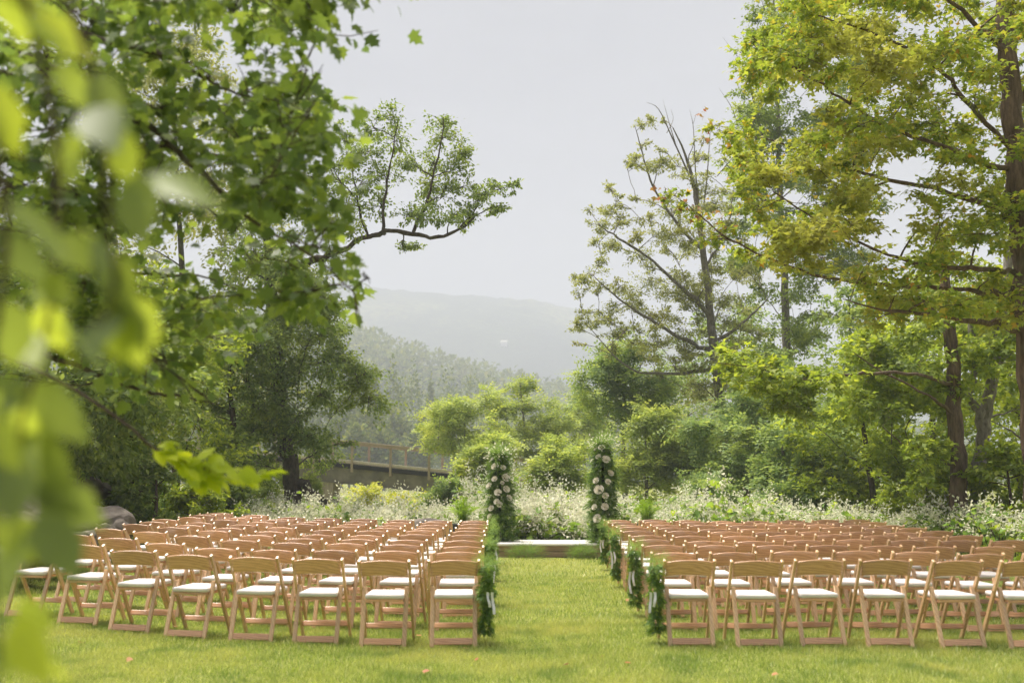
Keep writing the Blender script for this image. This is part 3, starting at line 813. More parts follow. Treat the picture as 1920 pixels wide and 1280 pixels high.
O1 = [(-60, -80), (640, -80), (615, 20), (590, 100), (590, 240), (545, 300), (590, 350), (625, 450), (690, 540), (668, 600), (590, 560), (520, 570), (490, 590), (455, 520), (395, 420), (330, 380), (280, 420), (200, 430), (-60, 470)]
O2 = [(-60, 420), (200, 430), (330, 500), (400, 560), (420, 640), (400, 690), (430, 750), (340, 770), (250, 720), (180, 680), (-60, 760)]
cl = poly_clumps(O1, 125, 4.2, 6.3, 0.26, 0.6, rs0, holes=[[(395, 400), (450, 420), (470, 510), (400, 500)]])
cl += poly_clumps(O2, 34, 5.0, 6.4, 0.26, 0.5, rs0)
cl += pc([(690, 520, 26), (668, 590, 22), (600, 40, 40), (575, 130, 40), (585, 215, 36), (640, 500, 40), (610, 420, 40), (520, 560, 40), (380, 740, 30)], 4.9, 0.3, 0.7, rs0)
plant('overhanging_tree', 'leafy green tree whose drooping boughs overhang the bridge side chairs', 'tree', tr[0][:3], tr, cl, 6400, 0.078, 'maple', M['lf_over'], M['bark_dark'], 21,
      limbs=limbs, leaf_objs=300, sub=5, twig=4, droop=0.55, up=0.8, crown='foliage', limb_r=0.010, rise=-0.1)
# the yellow-green spray hanging lowest
sp = empty('low_spray', P(-300, 640, 4.2)); tag(sp, 'bright yellow green leaf spray hanging before the leafy tree trunk', 'branch')
tb = Tubes()
path = smooth_path([P(px, py, 4.1) for px, py in [(-300, 560), (60, 690), (227, 788), (284, 837), (345, 866), (390, 880), (440, 884), (495, 886)]], 5)
tb.add(path, np.linspace(0.009, 0.002, len(path)), 5)
link('twig', tb.mesh('twig', M['twig'], sp.location), sp)
rs = np.random.default_rng(8)
nl = 70; t = np.sort(rs.uniform(0.42, 1.0, nl)); ii = (t * (len(path) - 1)).astype(int)
pos = path[ii] + rs.normal(0, 0.022, (nl, 3)); side = np.where(np.arange(nl) % 2, 1, -1)
ax = np.stack([0.75 + rs.normal(0, .25, nl), side * 0.5 + rs.normal(0, .25, nl), -0.45 + rs.normal(0, .4, nl)], 1)
leaf_objects(sp, pos, ax, np.array((0.1, -0.35, 0.9)) + rs.normal(0, .45, (nl, 3)), rs.uniform(0.065, 0.115, nl), 'oval', M['lf_spray'])

# ---- the branch right before the lens, far out of focus
nb = empty('near_branch', P(-200, -300, 1.2)); tag(nb, 'blurred yellow green branch hanging close before the lens at the edge', 'branch')
tb = Tubes(); paths = []
for pts, Ds in (([(-160, -260), (20, -60), (85, 150), (110, 360), (90, 600), (40, 800), (25, 1000), (75, 1190)], 1.1),
                ([(-160, -120), (-40, 150), (10, 420), (-20, 700), (-25, 950), (-5, 1180), (-10, 1340)], 1.0),
                ([(-120, -260), (60, -120), (150, 60), (190, 240), (205, 420), (215, 540), (165, 640)], 1.05)):
    p_ = smooth_path([P(a, b_, Ds) for a, b_ in pts], 5); paths.append(p_); tb.add(p_, np.linspace(0.006, 0.0015, len(p_)), 5)
link('twig', tb.mesh('twig', M['twig'], nb.location), nb)
rs = np.random.default_rng(14)
pos = []; 
for p_, k in zip(paths, (30, 22, 16)):
    pos.append(p_[(rs.uniform(0.1, 1.0, k) * (len(p_) - 1)).astype(int)] + rs.normal(0, 0.016, (k, 3)))
pos = np.concatenate(pos); k = len(pos)
ax = np.stack([rs.normal(0.25, .5, k), rs.normal(0, .5, k), rs.normal(-0.8, .35, k)], 1)
leaf_objects(nb, pos, ax, np.stack([rs.normal(0, .5, k), rs.normal(-0.5, .5, k), rs.normal(0.5, .5, k)], 1), rs.uniform(0.055, 0.095, k), 'oval', M['lf_near'])

# ---- the leafy tree by the bridge with the long limb reaching over the valley
D = 30.0
tr = grounded(pl([(556, 968), (545, 880), (528, 770), (515, 660), (511, 590), (506, 500), (500, 400), (520, 300)], D, 0.27, 0.09))
limb = pl([(508, 520), (560, 500), (610, 480), (650, 465), (700, 440), (760, 436), (820, 446), (870, 425), (895, 400)], D - 0.6, 0.13, 0.03)
limb2 = pl([(722, 440), (718, 400), (726, 340), (738, 280), (745, 225)], D - 0.6, 0.06, 0.012)
limb3 = pl([(775, 436), (800, 380), (815, 320), (828, 260), (832, 220)], D - 0.8, 0.055, 0.012)
limb4 = pl([(860, 430), (890, 395), (900, 375), (935, 355), (965, 350)], D - 0.8, 0.03, 0.008)
limb5 = pl([(690, 445), (675, 400), (665, 340), (655, 290)], D - 0.2, 0.05, 0.012)
fork = pl([(560, 900), (585, 925), (600, 945)], D, 0.16, 0.2)
low = [(330, 700), (340, 600), (420, 520), (500, 450), (560, 480), (640, 560), (640, 640), (700, 715), (690, 765), (600, 790), (620, 850), (560, 890), (480, 890), (400, 850), (340, 800)]
cl = poly_clumps(low, 84, D - 2.8, D + 2.6, 0.75, 0.6, rs0)
cl += pc([(672, 720, 26), (690, 745, 16), (640, 760, 30), (655, 680, 24), (620, 590, 30), (660, 830, 10), (640, 660, 25)], D, 1.0, 0.6, rs0)
cl += pc([(515, 560, 34), (520, 620, 40), (530, 680, 44), (520, 740, 44), (545, 790, 44), (530, 840, 36), (580, 820, 36), (500, 800, 40), (560, 700, 44), (490, 660, 44), (600, 740, 40), (620, 690, 36), (580, 640, 40)], D - 1.5, 0.8, 0.6, rs0)
clu = pc([(735, 225, 30), (700, 240, 30), (745, 265, 34), (690, 285, 34), (760, 300, 26), (720, 330, 40), (680, 340, 34), (715, 385, 34), (650, 290, 30), (625, 330, 34), (645, 380, 40), (610, 420, 30), (655, 430, 26),
          (825, 225, 24), (835, 260, 36), (860, 285, 30), (815, 300, 34), (850, 320, 30), (795, 340, 34), (830, 370, 36), (790, 400, 30), (870, 350, 28), (885, 385, 26), (905, 370, 22), (935, 350, 22), (960, 350, 14),
          (940, 385, 16), (920, 395, 10), (845, 405, 30), (870, 415, 18), (760, 400, 24), (755, 465, 12), (780, 460, 10), (620, 480, 24), (640, 250, 24), (605, 260, 24), (575, 330, 30), (560, 400, 36), (545, 460, 30), (590, 370, 36), (520, 220, 40), (560, 250, 36), (480, 270, 40), (530, 300, 40), (450, 330, 44), (500, 360, 44), (420, 400, 44), (470, 430, 44), (560, 190, 30), (600, 215, 26)], D - 0.6, 1.3, 0.8, rs0, 1.12)
plant('leafy_tree', 'dark leafed tree with a long limb reaching out before the mountain', 'tree', tr[0][:3], tr, cl + clu, 80000, 0.10, 'blade', M['lf_dark'], M['bark_dark'], 31,
      limbs=[limb, limb2, limb3, limb4, limb5, fork], wexp=1.0, sub=8, twig=4, droop=0.45, up=0.7, out_axis=0.6, limb_r=0.014)

# ---- woodland behind the chairs on the bridge side
def wood_tree(name, label, px, D, top, width, n_leaf, size, tmpl, lm, bm_, seed, ncl=34, low=0.25, r=None, px_top=None, group=None, lean=0, trunk_r=0.16, **kw):
    rs_ = np.random.default_rng(seed)
    zt = P(px, top, D)[2]; x0 = P(px, 900, D)[0]; zg = Zf(x0, D)
    xt = P(px_top if px_top is not None else px, top, D)[0]
    wm = width * D / F / 2; H = zt - zg
    trk = [(x0, D, zg - 0.1, trunk_r * 1.5), (x0, D, zg + 0.4, trunk_r), (x0 + (xt - x0) * 0.3 + rs_.normal(0, .15), D + rs_.normal(0, .2), zg + H * 0.4, trunk_r * 0.75),
           (x0 + (xt - x0) * 0.7 + rs_.normal(0, .15), D, zg + H * 0.7, trunk_r * 0.45), (xt, D, zg + H * 0.93, trunk_r * 0.12)]
    r = r or wm * 0.34
    cl_ = []
    for k in range(ncl):
        h = low + (1 - low) * (k + rs_.uniform(0, 1)) / ncl
        env = math.sin(math.pi * min(1, max(0.0, (h - low) / (1 - low) * 0.78 + 0.2))) ** 0.7
        a = rs_.uniform(0, 6.283); q = wm * env * rs_.uniform(0.35, 1.0)
        cx = x0 + (xt - x0) * h
        rr_ = r * rs_.uniform(0.7, 1.2)
        cl_.append((cx + math.cos(a) * q, D + math.sin(a) * q * 0.8, zg + H * h - r * 0.3, rr_, rr_ * kw.get('flat', 0.6)))
    kw.pop('flat', None)
    return plant(name, label, 'tree', (x0, D, zg), trk, cl_, n_leaf, size, tmpl, lm, bm_, seed, group=group, **kw)
GW = 'trees around the ceremony lawn'
wood_tree('broadleaf_tree', 'dark dense tree above the rocky bank', 95, 19.5, 420, 560, 24000, 0.13, 'blade', M['lf_dark'], M['bark_dark'], 41, ncl=46, low=0.22, group=GW, sub=6)
wood_tree('broadleaf_tree', 'bushy bright green tree behind the rocky bank', 255, 25.0, 500, 420, 22000, 0.13, 'blade', M['lf_under'], M['bark_dark'], 42, ncl=40, low=0.2, group=GW, sub=6)
wood_tree('slender_tree', 'slender tree with thin dark trunk beside the leafy tree', 437, 28.0, 610, 230, 6500, 0.12, 'blade', M['lf_dark'], M['bark_dark'], 43, ncl=20, low=0.3, trunk_r=0.13, group=GW)
wood_tree('broadleaf_tree', 'tall tree glimpsed behind the overhanging boughs', 330, 36.0, 40, 520, 26000, 0.17, 'blade', M['lf_grey'], M['bark_dark'], 44, ncl=44, low=0.2, group=GW)
wood_tree('broadleaf_tree', 'tall dense tree at the frame edge above the boulders', -60, 27.0, 330, 520, 13000, 0.18, 'blade', M['lf_under'], M['bark_dark'], 45, ncl=44, low=0.15, group=GW)
def shrub(name, label, px, D, py_top, width, n_leaf, size, tmpl, lm, seed, group=None, flat=0.75, ncl=14, **kw):
    rs_ = np.random.default_rng(seed); x0 = P(px, 950, D)[0]; zg = Zf(x0, D); H = max(0.5, P(px, py_top, D)[2] - zg); wm = width * D / F / 2
    cl_ = []
    for k in range(ncl):
        h = rs_.uniform(0.18, 0.92); a = rs_.uniform(0, 6.283); q = wm * rs_.uniform(0.1, 0.85) * math.sqrt(max(0.05, 1 - h * h * 0.9))
        r_ = max(0.16, wm * 0.36) * rs_.uniform(0.7, 1.2)
        cl_.append((x0 + math.cos(a) * q, D + math.sin(a) * q * 0.7, zg + H * h - r_ * 0.2, r_, min(r_ * flat, H * 0.4)))
    return plant(name, label, 'shrub', (x0, D, zg), [(x0, D, zg - 0.1, 0.06), (x0 + .03, D, zg + H * 0.3, 0.045), (x0, D + .04, zg + H * 0.7, 0.02)], cl_, n_leaf, size, tmpl, lm, M['twig'], seed, group=group, sides=5, rise=0.2, **kw)
GS = 'shrubs along the edge of the lawn'
shrub('shrub', 'dark shrub beside the angular boulders', 290, 20.5, 850, 190, 4500, 0.10, 'blade', M['lf_dark'], 51, GS)
shrub('shrub', 'mixed green shrub behind the outermost far chairs', 370, 22.0, 870, 170, 4500, 0.10, 'blade', M['lf_under'], 52, GS)
shrub('shrub', 'low dark shrub under the slender tree', 455, 25.0, 905, 150, 3500, 0.10, 'blade', M['lf_dark'], 53, GS)
shrub('shrub', 'light green shrub beside the leafy tree trunk', 582, 31.5, 885, 90, 3200, 0.12, 'pinnate', M['lf_locust'], 54, GS)
shrub('shrub', 'shrub under the dense tree on the bank', 190, 21.5, 820, 240, 4500, 0.11, 'blade', M['lf_dark'], 55, GS)
shrub('shrub', 'bright yellow green shrub between the two thin trunks', 500, 34.0, 850, 170, 3800, 0.13, 'blade', M['lf_locust'], 56, GS)
shrub('shrub', 'broad shrub at the frame edge over the boulders', 30, 22.0, 760, 260, 4500, 0.12, 'blade', M['lf_dark'], 57, GS)

# ---- feathery locust trees before the valley
GL = 'feathery locust trees beyond the flowers'
def locust(label, px, D, poly, n_, r, ncl, seed, trunk_px, lm=None, tr_r=0.10, size=0.34, flat=0.35):
    rs_ = np.random.default_rng(seed)
    trk = grounded(pl(trunk_px, D, tr_r, tr_r * 0.2))
    ys = [p[1] for p in poly]; wm = (max(p[0] for p in poly) - min(p[0] for p in poly)) * D / F / 2
    cl_ = poly_clumps(poly, ncl, D - wm * 0.7, D + wm * 0.7, r, flat, rs_)
    return plant('locust_tree', label, 'tree', trk[0][:3], trk, cl_, n_, size, 'pinnate', lm or M['lf_locust'], M['bark_grey'], seed, group=GL, sub=6, twig=3, droop=0.3, up=1.3, rise=0.3)
locust('rounded locust tree rising behind the bridge railing', 880, 50, [(800, 810), (830, 770), (850, 745), (890, 735), (925, 745), (955, 770), (975, 800), (950, 850), (900, 870), (850, 845), (815, 835)], 3400, 0.75, 40, 61, [(880, 960), (876, 880), (872, 830), (870, 770)])
locust('slim locust tree with thin dark stem between the flower columns', 990, 52, [(955, 730), (965, 705), (1000, 700), (1035, 740), (1050, 790), (1070, 840), (1040, 900), (990, 900), (950, 860), (945, 790)], 2800, 0.65, 34, 62, [(990, 960), (986, 860), (982, 790), (975, 715)])
locust('tall bushy locust tree behind the taller flower column', 1170, 41, [(1070, 740), (1085, 700), (1120, 680), (1150, 640), (1190, 640), (1240, 700), (1270, 730), (1240, 780), (1180, 800), (1130, 770), (1080, 780)], 4200, 0.75, 46, 63, [(1172, 960), (1170, 880), (1168, 800), (1175, 680)], M['lf_locust_b'], 0.14)
locust('pale yellow green locust beside the taller flower column', 1215, 35, [(1150, 850), (1160, 800), (1190, 760), (1225, 752), (1265, 800), (1280, 850), (1260, 910), (1200, 930), (1150, 910)], 3300, 0.55, 36, 64, [(1215, 970), (1212, 900), (1210, 800)], M['lf_locust'], 0.09, 0.30)
locust('blue green locust tree under the sparse tall tree', 1400, 33, [(1290, 850), (1300, 760), (1350, 700), (1430, 670), (1500, 700), (1560, 760), (1570, 860), (1500, 900), (1400, 920), (1310, 910)], 5200, 0.7, 56, 65, [(1405, 980), (1400, 900), (1410, 800), (1415, 700)], M['lf_locust_b'], 0.13)
locust('shaded locust tree with forked dark stems', 1500, 29, [(1420, 880), (1440, 800), (1500, 780), (1560, 800), (1600, 860), (1580, 920), (1500, 940), (1430, 930)], 3200, 0.55, 34, 66, [(1482, 990), (1480, 930), (1470, 880), (1465, 800)], M['lf_locust_b'], 0.13)
locust('small yellow green sumac bush at the bridge end', 930, 36, [(880, 850), (890, 820), (930, 808), (965, 830), (960, 900), (900, 910), (870, 880)], 1500, 0.40, 20, 67, [(925, 970), (925, 900), (925, 840)], M['lf_locust'], 0.05, 0.34)
locust('bright locust sapling between the flower columns', 1040, 33, [(975, 900), (1000, 850), (1040, 830), (1085, 850), (1100, 900), (1090, 940), (1000, 950)], 2400, 0.42, 28, 68, [(1045, 980), (1044, 920), (1042, 860)], M['lf_locust'], 0.05, 0.30)
locust('far locust tree between valley and tall locust', 1105, 60, [(1050, 800), (1060, 760), (1090, 720), (1130, 740), (1140, 820), (1080, 850)], 1700, 0.8, 22, 69, [(1098, 960), (1096, 860), (1095, 760)], M['lf_locust'], 0.10, 0.40)

# ---- the sparse tall tree with bare top twigs
D = 38.0
tr = grounded(pl([(1368, 930), (1362, 850), (1345, 700), (1333, 600), (1322, 500), (1312, 420), (1300, 345), (1285, 290), (1262, 240)], D, 0.24, 0.02))
LS = [(1211, 231, 20), (1186, 302, 18), (1211, 308, 22), (1137, 347, 12), (1165, 382, 18), (1144, 396, 16), (1123, 421, 28), (1200, 410, 26), (1141, 463, 30), (1193, 473, 32), (1229, 442, 34), (1113, 515, 32), (1080, 526, 14), (1176, 540, 34),
      (1165, 570, 28), (1218, 530, 34), (1257, 547, 40), (1092, 592, 24), (1130, 598, 24), (1285, 530, 44), (1306, 555, 44), (1334, 520, 36), (1264, 442, 34), (1288, 424, 34), (1257, 392, 28), (1306, 340, 32), (1271, 312, 24), (1250, 300, 20),
      (1320, 298, 20), (1320, 259, 12), (1327, 361, 26), (1355, 378, 28), (1076, 612, 20), (1109, 605, 20), (1150, 625, 28), (1184, 577, 26), (1246, 598, 44), (1281, 629, 44), (1335, 629, 50), (1212, 670, 34), (1263, 684, 36), (1332, 673, 46),
      (1300, 470, 34), (1330, 450, 34), (1310, 390, 28), (1350, 560, 44), (1380, 600, 44), (1230, 640, 36), (1380, 660, 44), (1340, 720, 44), (1290, 730, 34), (1390, 500, 36), (1370, 440, 30)]
limbs = [pl([(1340, 660), (1290, 640), (1220, 600), (1160, 560), (1115, 520)], [38, 37.6, 37.2, 37, 36.8], 0.10, 0.015), pl([(1330, 590), (1280, 540), (1210, 480), (1150, 440), (1120, 420)], [38, 37.5, 37, 36.6, 36.4], 0.09, 0.012),
         pl([(1318, 470), (1270, 420), (1225, 350), (1205, 290), (1190, 235)], [38, 37.8, 37.5, 37.3, 37.2], 0.07, 0.01), pl([(1345, 690), (1270, 700), (1180, 690), (1110, 620)], [38, 37.4, 37, 36.6], 0.08, 0.012),
         pl([(1340, 640), (1400, 600), (1440, 560)], [38, 38.2, 38.4], 0.08, 0.02), pl([(1322, 500), (1360, 440), (1372, 380), (1380, 320)], [38, 38.3, 38.4, 38.5], 0.06, 0.01)]
bare = [pl([(1300, 345), (1262, 262), (1235, 205), (1212, 192)], D, 0.04, 0.004), pl([(1268, 275), (1256, 235), (1243, 187)], D, 0.025, 0.003), pl([(1312, 400), (1304, 320), (1300, 240), (1293, 205)], D, 0.035, 0.003), pl([(1300, 232), (1306, 212)], D, 0.012, 0.003),
        pl([(1315, 420), (1325, 340), (1330, 270), (1333, 235)], D, 0.035, 0.004), pl([(1250, 250), (1262, 225), (1258, 205)], D, 0.014, 0.003), pl([(1345, 330), (1400, 260), (1420, 200)], D, 0.02, 0.003)]
LS = LS + [(px_ + rs0.normal(0, r_ * 0.95), py_ + rs0.normal(0, r_ * 0.75), r_ * rs0.uniform(0.45, 0.75)) for px_, py_, r_ in LS for _ in range(2)]
plant('sparse_tree', 'sparse tall tree with airy leaf tufts and bare top twigs', 'tree', tr[0][:3], tr, pc(LS, D, 1.6, 0.5, rs0, 0.95), 44000, 0.098, 'blade', M['lf_grey'], M['bark_grey'], 71, limbs=limbs, bare=bare, sub=5, twig=4, wexp=1.5, droop=0.15, up=1.2, rise=0.55, limb_r=0.010, group=GW)

# ---- tall dense tree behind the maple
D = 46.0
tr = grounded(pl([(1480, 930), (1478, 800), (1475, 650), (1470, 500), (1462, 350), (1458, 200), (1452, 40), (1448, -40)], D, 0.26, 0.03))
KP = [(1370, 640), (1400, 560), (1360, 470), (1370, 400), (1350, 330), (1390, 260), (1365, 200), (1410, 160), (1395, 80), (1440, -20), (1480, -60), (1560, -40), (1620, 100), (1640, 400), (1610, 600), (1540, 680), (1430, 690)]
bare = [pl([(1440, 300), (1412, 180), (1390, 100), (1362, 95)], D, 0.05, 0.004), pl([(1430, 260), (1395, 130), (1355, 70)], D, 0.04, 0.004), pl([(1450, 120), (1438, 40), (1420, -30)], D, 0.04, 0.004), pl([(1400, 300), (1375, 210), (1348, 165)], D, 0.03, 0.004)]
plant('tall_tree', 'tall grey green tree standing behind the yellowing maple', 'tree', tr[0][:3], tr, poly_clumps(KP, 150, D - 2.5, D + 2.5, 0.8, 0.65, rs0), 64000, 0.15, 'blade', M['lf_dark'], M['bark_grey'], 72, bare=bare, sub=6, twig=4, rise=0.8, group=GW)

# ---- the yellowing maple at the right edge
D = 14.0
tr = [(*P(1975, 1075, D)[:2], 0, 0.34)] + pl([(1960, 960), (1944, 800), (1928, 600), (1916, 450), (1905, 280), (1890, 130), (1885, -60), (1880, -300)], D, 0.22, 0.10)
tr[0] = (tr[0][0], tr[0][1], Zf(tr[0][0], tr[0][1]) - 0.1, 0.4)
limbs = [pl([(1898, 280), (1818, 200), (1772, 140), (1702, 92), (1600, 50), (1500, 20)], [14, 13.6, 13.3, 13.1, 12.9, 12.8], 0.042, 0.008), pl([(1900, 320), (1825, 295), (1747, 267), (1650, 230), (1560, 170), (1480, 120), (1410, 70)], [14, 13.8, 13.6, 13.4, 13.3, 13.2, 13.1], 0.042, 0.006),
         pl([(1904, 512), (1839, 504), (1749, 497), (1685, 486), (1560, 430), (1450, 360)], [14, 13.7, 13.4, 13.2, 13.0, 12.9], 0.042, 0.008), pl([(1906, 552), (1871, 549), (1794, 542), (1690, 535), (1549, 520), (1440, 483), (1355, 440), (1313, 403), (1257, 361)], [14, 14, 14, 14, 14, 14, 14, 14, 14], 0.042, 0.004),
         pl([(1900, 400), (1780, 360), (1640, 330), (1540, 300), (1457, 266), (1341, 234)], [14, 14.2, 14.4, 14.5, 14.6, 14.6], 0.042, 0.005), pl([(1890, 100), (1800, 20), (1700, -60), (1560, -90)], [14, 13.6, 13.4, 13.2], 0.042, 0.01),
         pl([(1910, 620), (1840, 600), (1740, 590), (1650, 580), (1580, 560)], [14, 13.2, 12.7, 12.4, 12.2], 0.05, 0.006), pl([(1905, 200), (1960, 120), (2030, 60)], [14, 14, 14], 0.042, 0.02), pl([(1905, 420), (1990, 380), (2080, 330)], [14, 13.6, 13.2], 0.042, 0.02)]
MP = [(1440, -80), (2050, -80), (2050, 560), (1920, 620), (1800, 600), (1700, 640), (1600, 610), (1520, 560), (1430, 500), (1380, 440), (1430, 380), (1380, 300), (1390, 240), (1460, 220), (1420, 150), (1400, 90), (1450, 60)]
holes = [[(1600, 300), (1690, 290), (1720, 370), (1640, 390)], [(1560, 210), (1600, 240), (1580, 270), (1540, 240)], [(1560, 120), (1620, 130), (1610, 160), (1560, 150)], [(1530, 380), (1600, 400), (1580, 480), (1530, 460)]]
cl = poly_clumps(MP, 265, 11.8, 16.8, 0.37, 0.42, rs0, holes[:1])
cl += pc([(1341, 240, 24), (1370, 250, 26), (1400, 262, 26), (1257, 365, 24), (1290, 395, 26), (1320, 410, 26), (1350, 440, 30), (1390, 460, 30), (1420, 480, 30), (1330, 450, 20), (1470, 505, 30), (1410, 80, 26), (1390, 290, 30), (1360, 275, 24), (1420, 310, 30), (1430, 380, 30), (1400, 350, 26), (1460, 420, 30), (1430, 110, 30), (1460, 140, 30), (1450, 50, 24)], 14.0, 0.3, 0.6, rs0)
root, rs = plant('maple_tree', 'yellowing maple tree with brown trunk at the frame edge', 'tree', tr[0][:3], tr, cl, 58000, 0.086, 'maple_s', M['lf_maple'], M['bark_brown'], 81, limbs=limbs, leaf_objs=300, sub=6, twig=4, droop=0.3, up=1.3, rise=-0.05, crown='foliage', limb_r=0.010)
# the reddening branch tips are part of the maple
redc = np.array([P(1325, 225, 14.4), P(1335, 245, 14.5), P(1250, 350, 14.0), P(1240, 372, 14.0), P(1318, 402, 14.0), P(1350, 425, 14), P(1300, 385, 14)])
k = 60; ci = rs.integers(0, len(redc), k); pos = redc[ci] + rs.normal(0, 0.10, (k, 3))
o = link('red_foliage', leaves_mesh('red_foliage', pos, rs.normal(0, .6, (k, 3)) + np.array((-.5, 0, -.4)), np.array((0, 0, 1.0)) + rs.normal(0, .5, (k, 3)), rs.uniform(.07, .11, k), 'maple3', M['lf_maple_red'], root.location), root)
o['kind'] = 'stuff'; o['label'] = 'reddening leaves at the branch tips'

# ---- two maple trunks behind the right-hand chairs and the trees round them
D = 22.0
tr = grounded(pl([(1800, 1040), (1797, 900), (1792, 760), (1782, 640), (1775, 560), (1765, 440)], D, 0.20, 0.10))
lowc = [(1330, 690), (1380, 660), (1450, 640), (1540, 660), (1600, 600), (1700, 580), (1780, 620), (1860, 640), (1840, 760), (1830, 860), (1740, 900), (1700, 840), (1640, 780), (1560, 770), (1480, 780), (1400, 740)]
limbs = [pl([(1790, 720), (1700, 700), (1600, 700), (1500, 710), (1420, 690), (1345, 680)], [22, 20.5, 19.5, 18.8, 18.3, 18], 0.045, 0.006), pl([(1792, 780), (1740, 740), (1660, 700), (1600, 660)], [22, 21.3, 21, 21], 0.04, 0.008), pl([(1796, 880), (1740, 850), (1690, 830), (1655, 800)], [22, 21.6, 21.4, 21.4], 0.04, 0.008)]
cl = poly_clumps([(1330, 680), (1390, 660), (1480, 690), (1560, 700), (1555, 760), (1470, 780), (1400, 730)], 22, 17.6, 19.4, 0.42, 0.5, rs0) + poly_clumps([(1560, 640), (1700, 590), (1860, 620), (1850, 760), (1700, 790), (1600, 760)], 44, 21.6, 24.5, 0.55, 0.5, rs0) + poly_clumps([(1690, 800), (1775, 820), (1770, 940), (1720, 900)], 9, 20.8, 22.2, 0.36, 0.6, rs0)
plant('maple_tree', 'shaded maple with straight ridged trunk behind the maple side chairs', 'tree', tr[0][:3], tr, cl, 15000, 0.13, 'maple_s', M['lf_under'], M['bark_brown'], 82, limbs=limbs, sub=6, twig=4, droop=0.3, up=1.2, rise=-0.1, group=GW)
D = 23.0
tr = grounded(pl([(1826, 1040), (1832, 930), (1842, 820), (1858, 720), (1876, 600), (1895, 460)], D, 0.18, 0.10))
plant('maple_tree', 'leaning maple trunk beside the straight ridged one', 'tree', tr[0][:3], tr, poly_clumps([(1820, 560), (1960, 520), (1980, 760), (1900, 800), (1860, 700)], 26, 22, 25.5, 0.55, 0.55, rs0), 4500, 0.14, 'maple_s', M['lf_under'], M['bark_grey'], 83, sub=6, twig=4, rise=0.1, group=GW,
      limbs=[pl([(1842, 830), (1826, 740), (1822, 650), (1818, 560)], [23, 23, 23, 23], 0.11, 0.06), pl([(1850, 760), (1870, 690), (1900, 660)], [23, 22.8, 22.6], 0.04, 0.01)])
wood_tree('understory_tree', 'bright understory maple with low spreading boughs', 1640, 26.0, 640, 330, 13000, 0.14, 'maple_s', M['lf_under'], M['bark_dark'], 84, ncl=40, low=0.18, trunk_r=0.09, group=GW, flat=0.45, droop=0.3, up=1.2)
wood_tree('understory_tree', 'bright thin stemmed tree at the maple side edge', 1895, 28.0, 560, 330, 13000, 0.14, 'maple_s', M['lf_under'], M['bark_dark'], 85, ncl=40, low=0.12, trunk_r=0.07, group=GW, flat=0.5)
wood_tree('understory_tree', 'sunlit tree filling the gap behind the maple trunks', 1760, 34.0, 480, 420, 11000, 0.18, 'blade', M['lf_under'], M['bark_dark'], 86, ncl=46, low=0.12, trunk_r=0.12, group=GW)
wood_tree('understory_tree', 'green tree between the tall tree and the maples', 1590, 38.0, 520, 300, 8000, 0.19, 'blade', M['lf_locust_b'], M['bark_dark'], 87, ncl=36, low=0.12, trunk_r=0.12, group=GW)
wood_tree('understory_tree', 'tree closing the view at the maple side edge', 2010, 36.0, 330, 520, 10000, 0.2, 'blade', M['lf_under'], M['bark_dark'], 88, ncl=46, low=0.1, trunk_r=0.14, group=GW)
wood_tree('understory_tree', 'background tree behind the sparse tall tree', 1390, 56.0, 560, 300, 8000, 0.22, 'blade', M['lf_locust_b'], M['bark_dark'], 89, ncl=36, low=0.1, trunk_r=0.14, group=GW)
wood_tree('understory_tree', 'pale background tree behind the blue green locust', 1290, 62.0, 690, 220, 5000, 0.22, 'blade', M['lf_grey'], M['bark_dark'], 90, ncl=28, low=0.1, trunk_r=0.12, group=GW)
shrub('shrub', 'dark leafy shrub around the maple trunks', 1740, 22.8, 860, 230, 4200, 0.12, 'maple_s', M['lf_under'], 92, GS)
shrub('shrub', 'tangled shrub at the frame edge under the maples', 1895, 21.5, 820, 190, 4200, 0.12, 'oval', M['lf_under'], 93, GS)
shrub('shrub', 'feathery green shrub under the forked locust', 1480, 27.0, 905, 200, 2600, 0.22, 'pinnate', M['lf_locust_b'], 94, GS)
shrub('shrub', 'low green shrub behind the blossom on the maple side', 1330, 29.0, 890, 180, 2600, 0.24, 'pinnate', M['lf_locust_b'], 95, GS)
shrub('shrub', 'yellow flowering shrub under the bridge', 690, 46.0, 905, 160, 3600, 0.16, 'blade', M['lf_meadow'], 96, GS)
shrub('shrub', 'yellow green shrub beside the bridge pier', 760, 42.0, 918, 170, 3600, 0.15, 'blade', M['lf_meadow'], 97, GS)
shrub('shrub', 'russet tipped bush before the bridge end', 840, 34.0, 880, 130, 1800, 0.24, 'pinnate', M['lf_locust_b'], 98, GS)

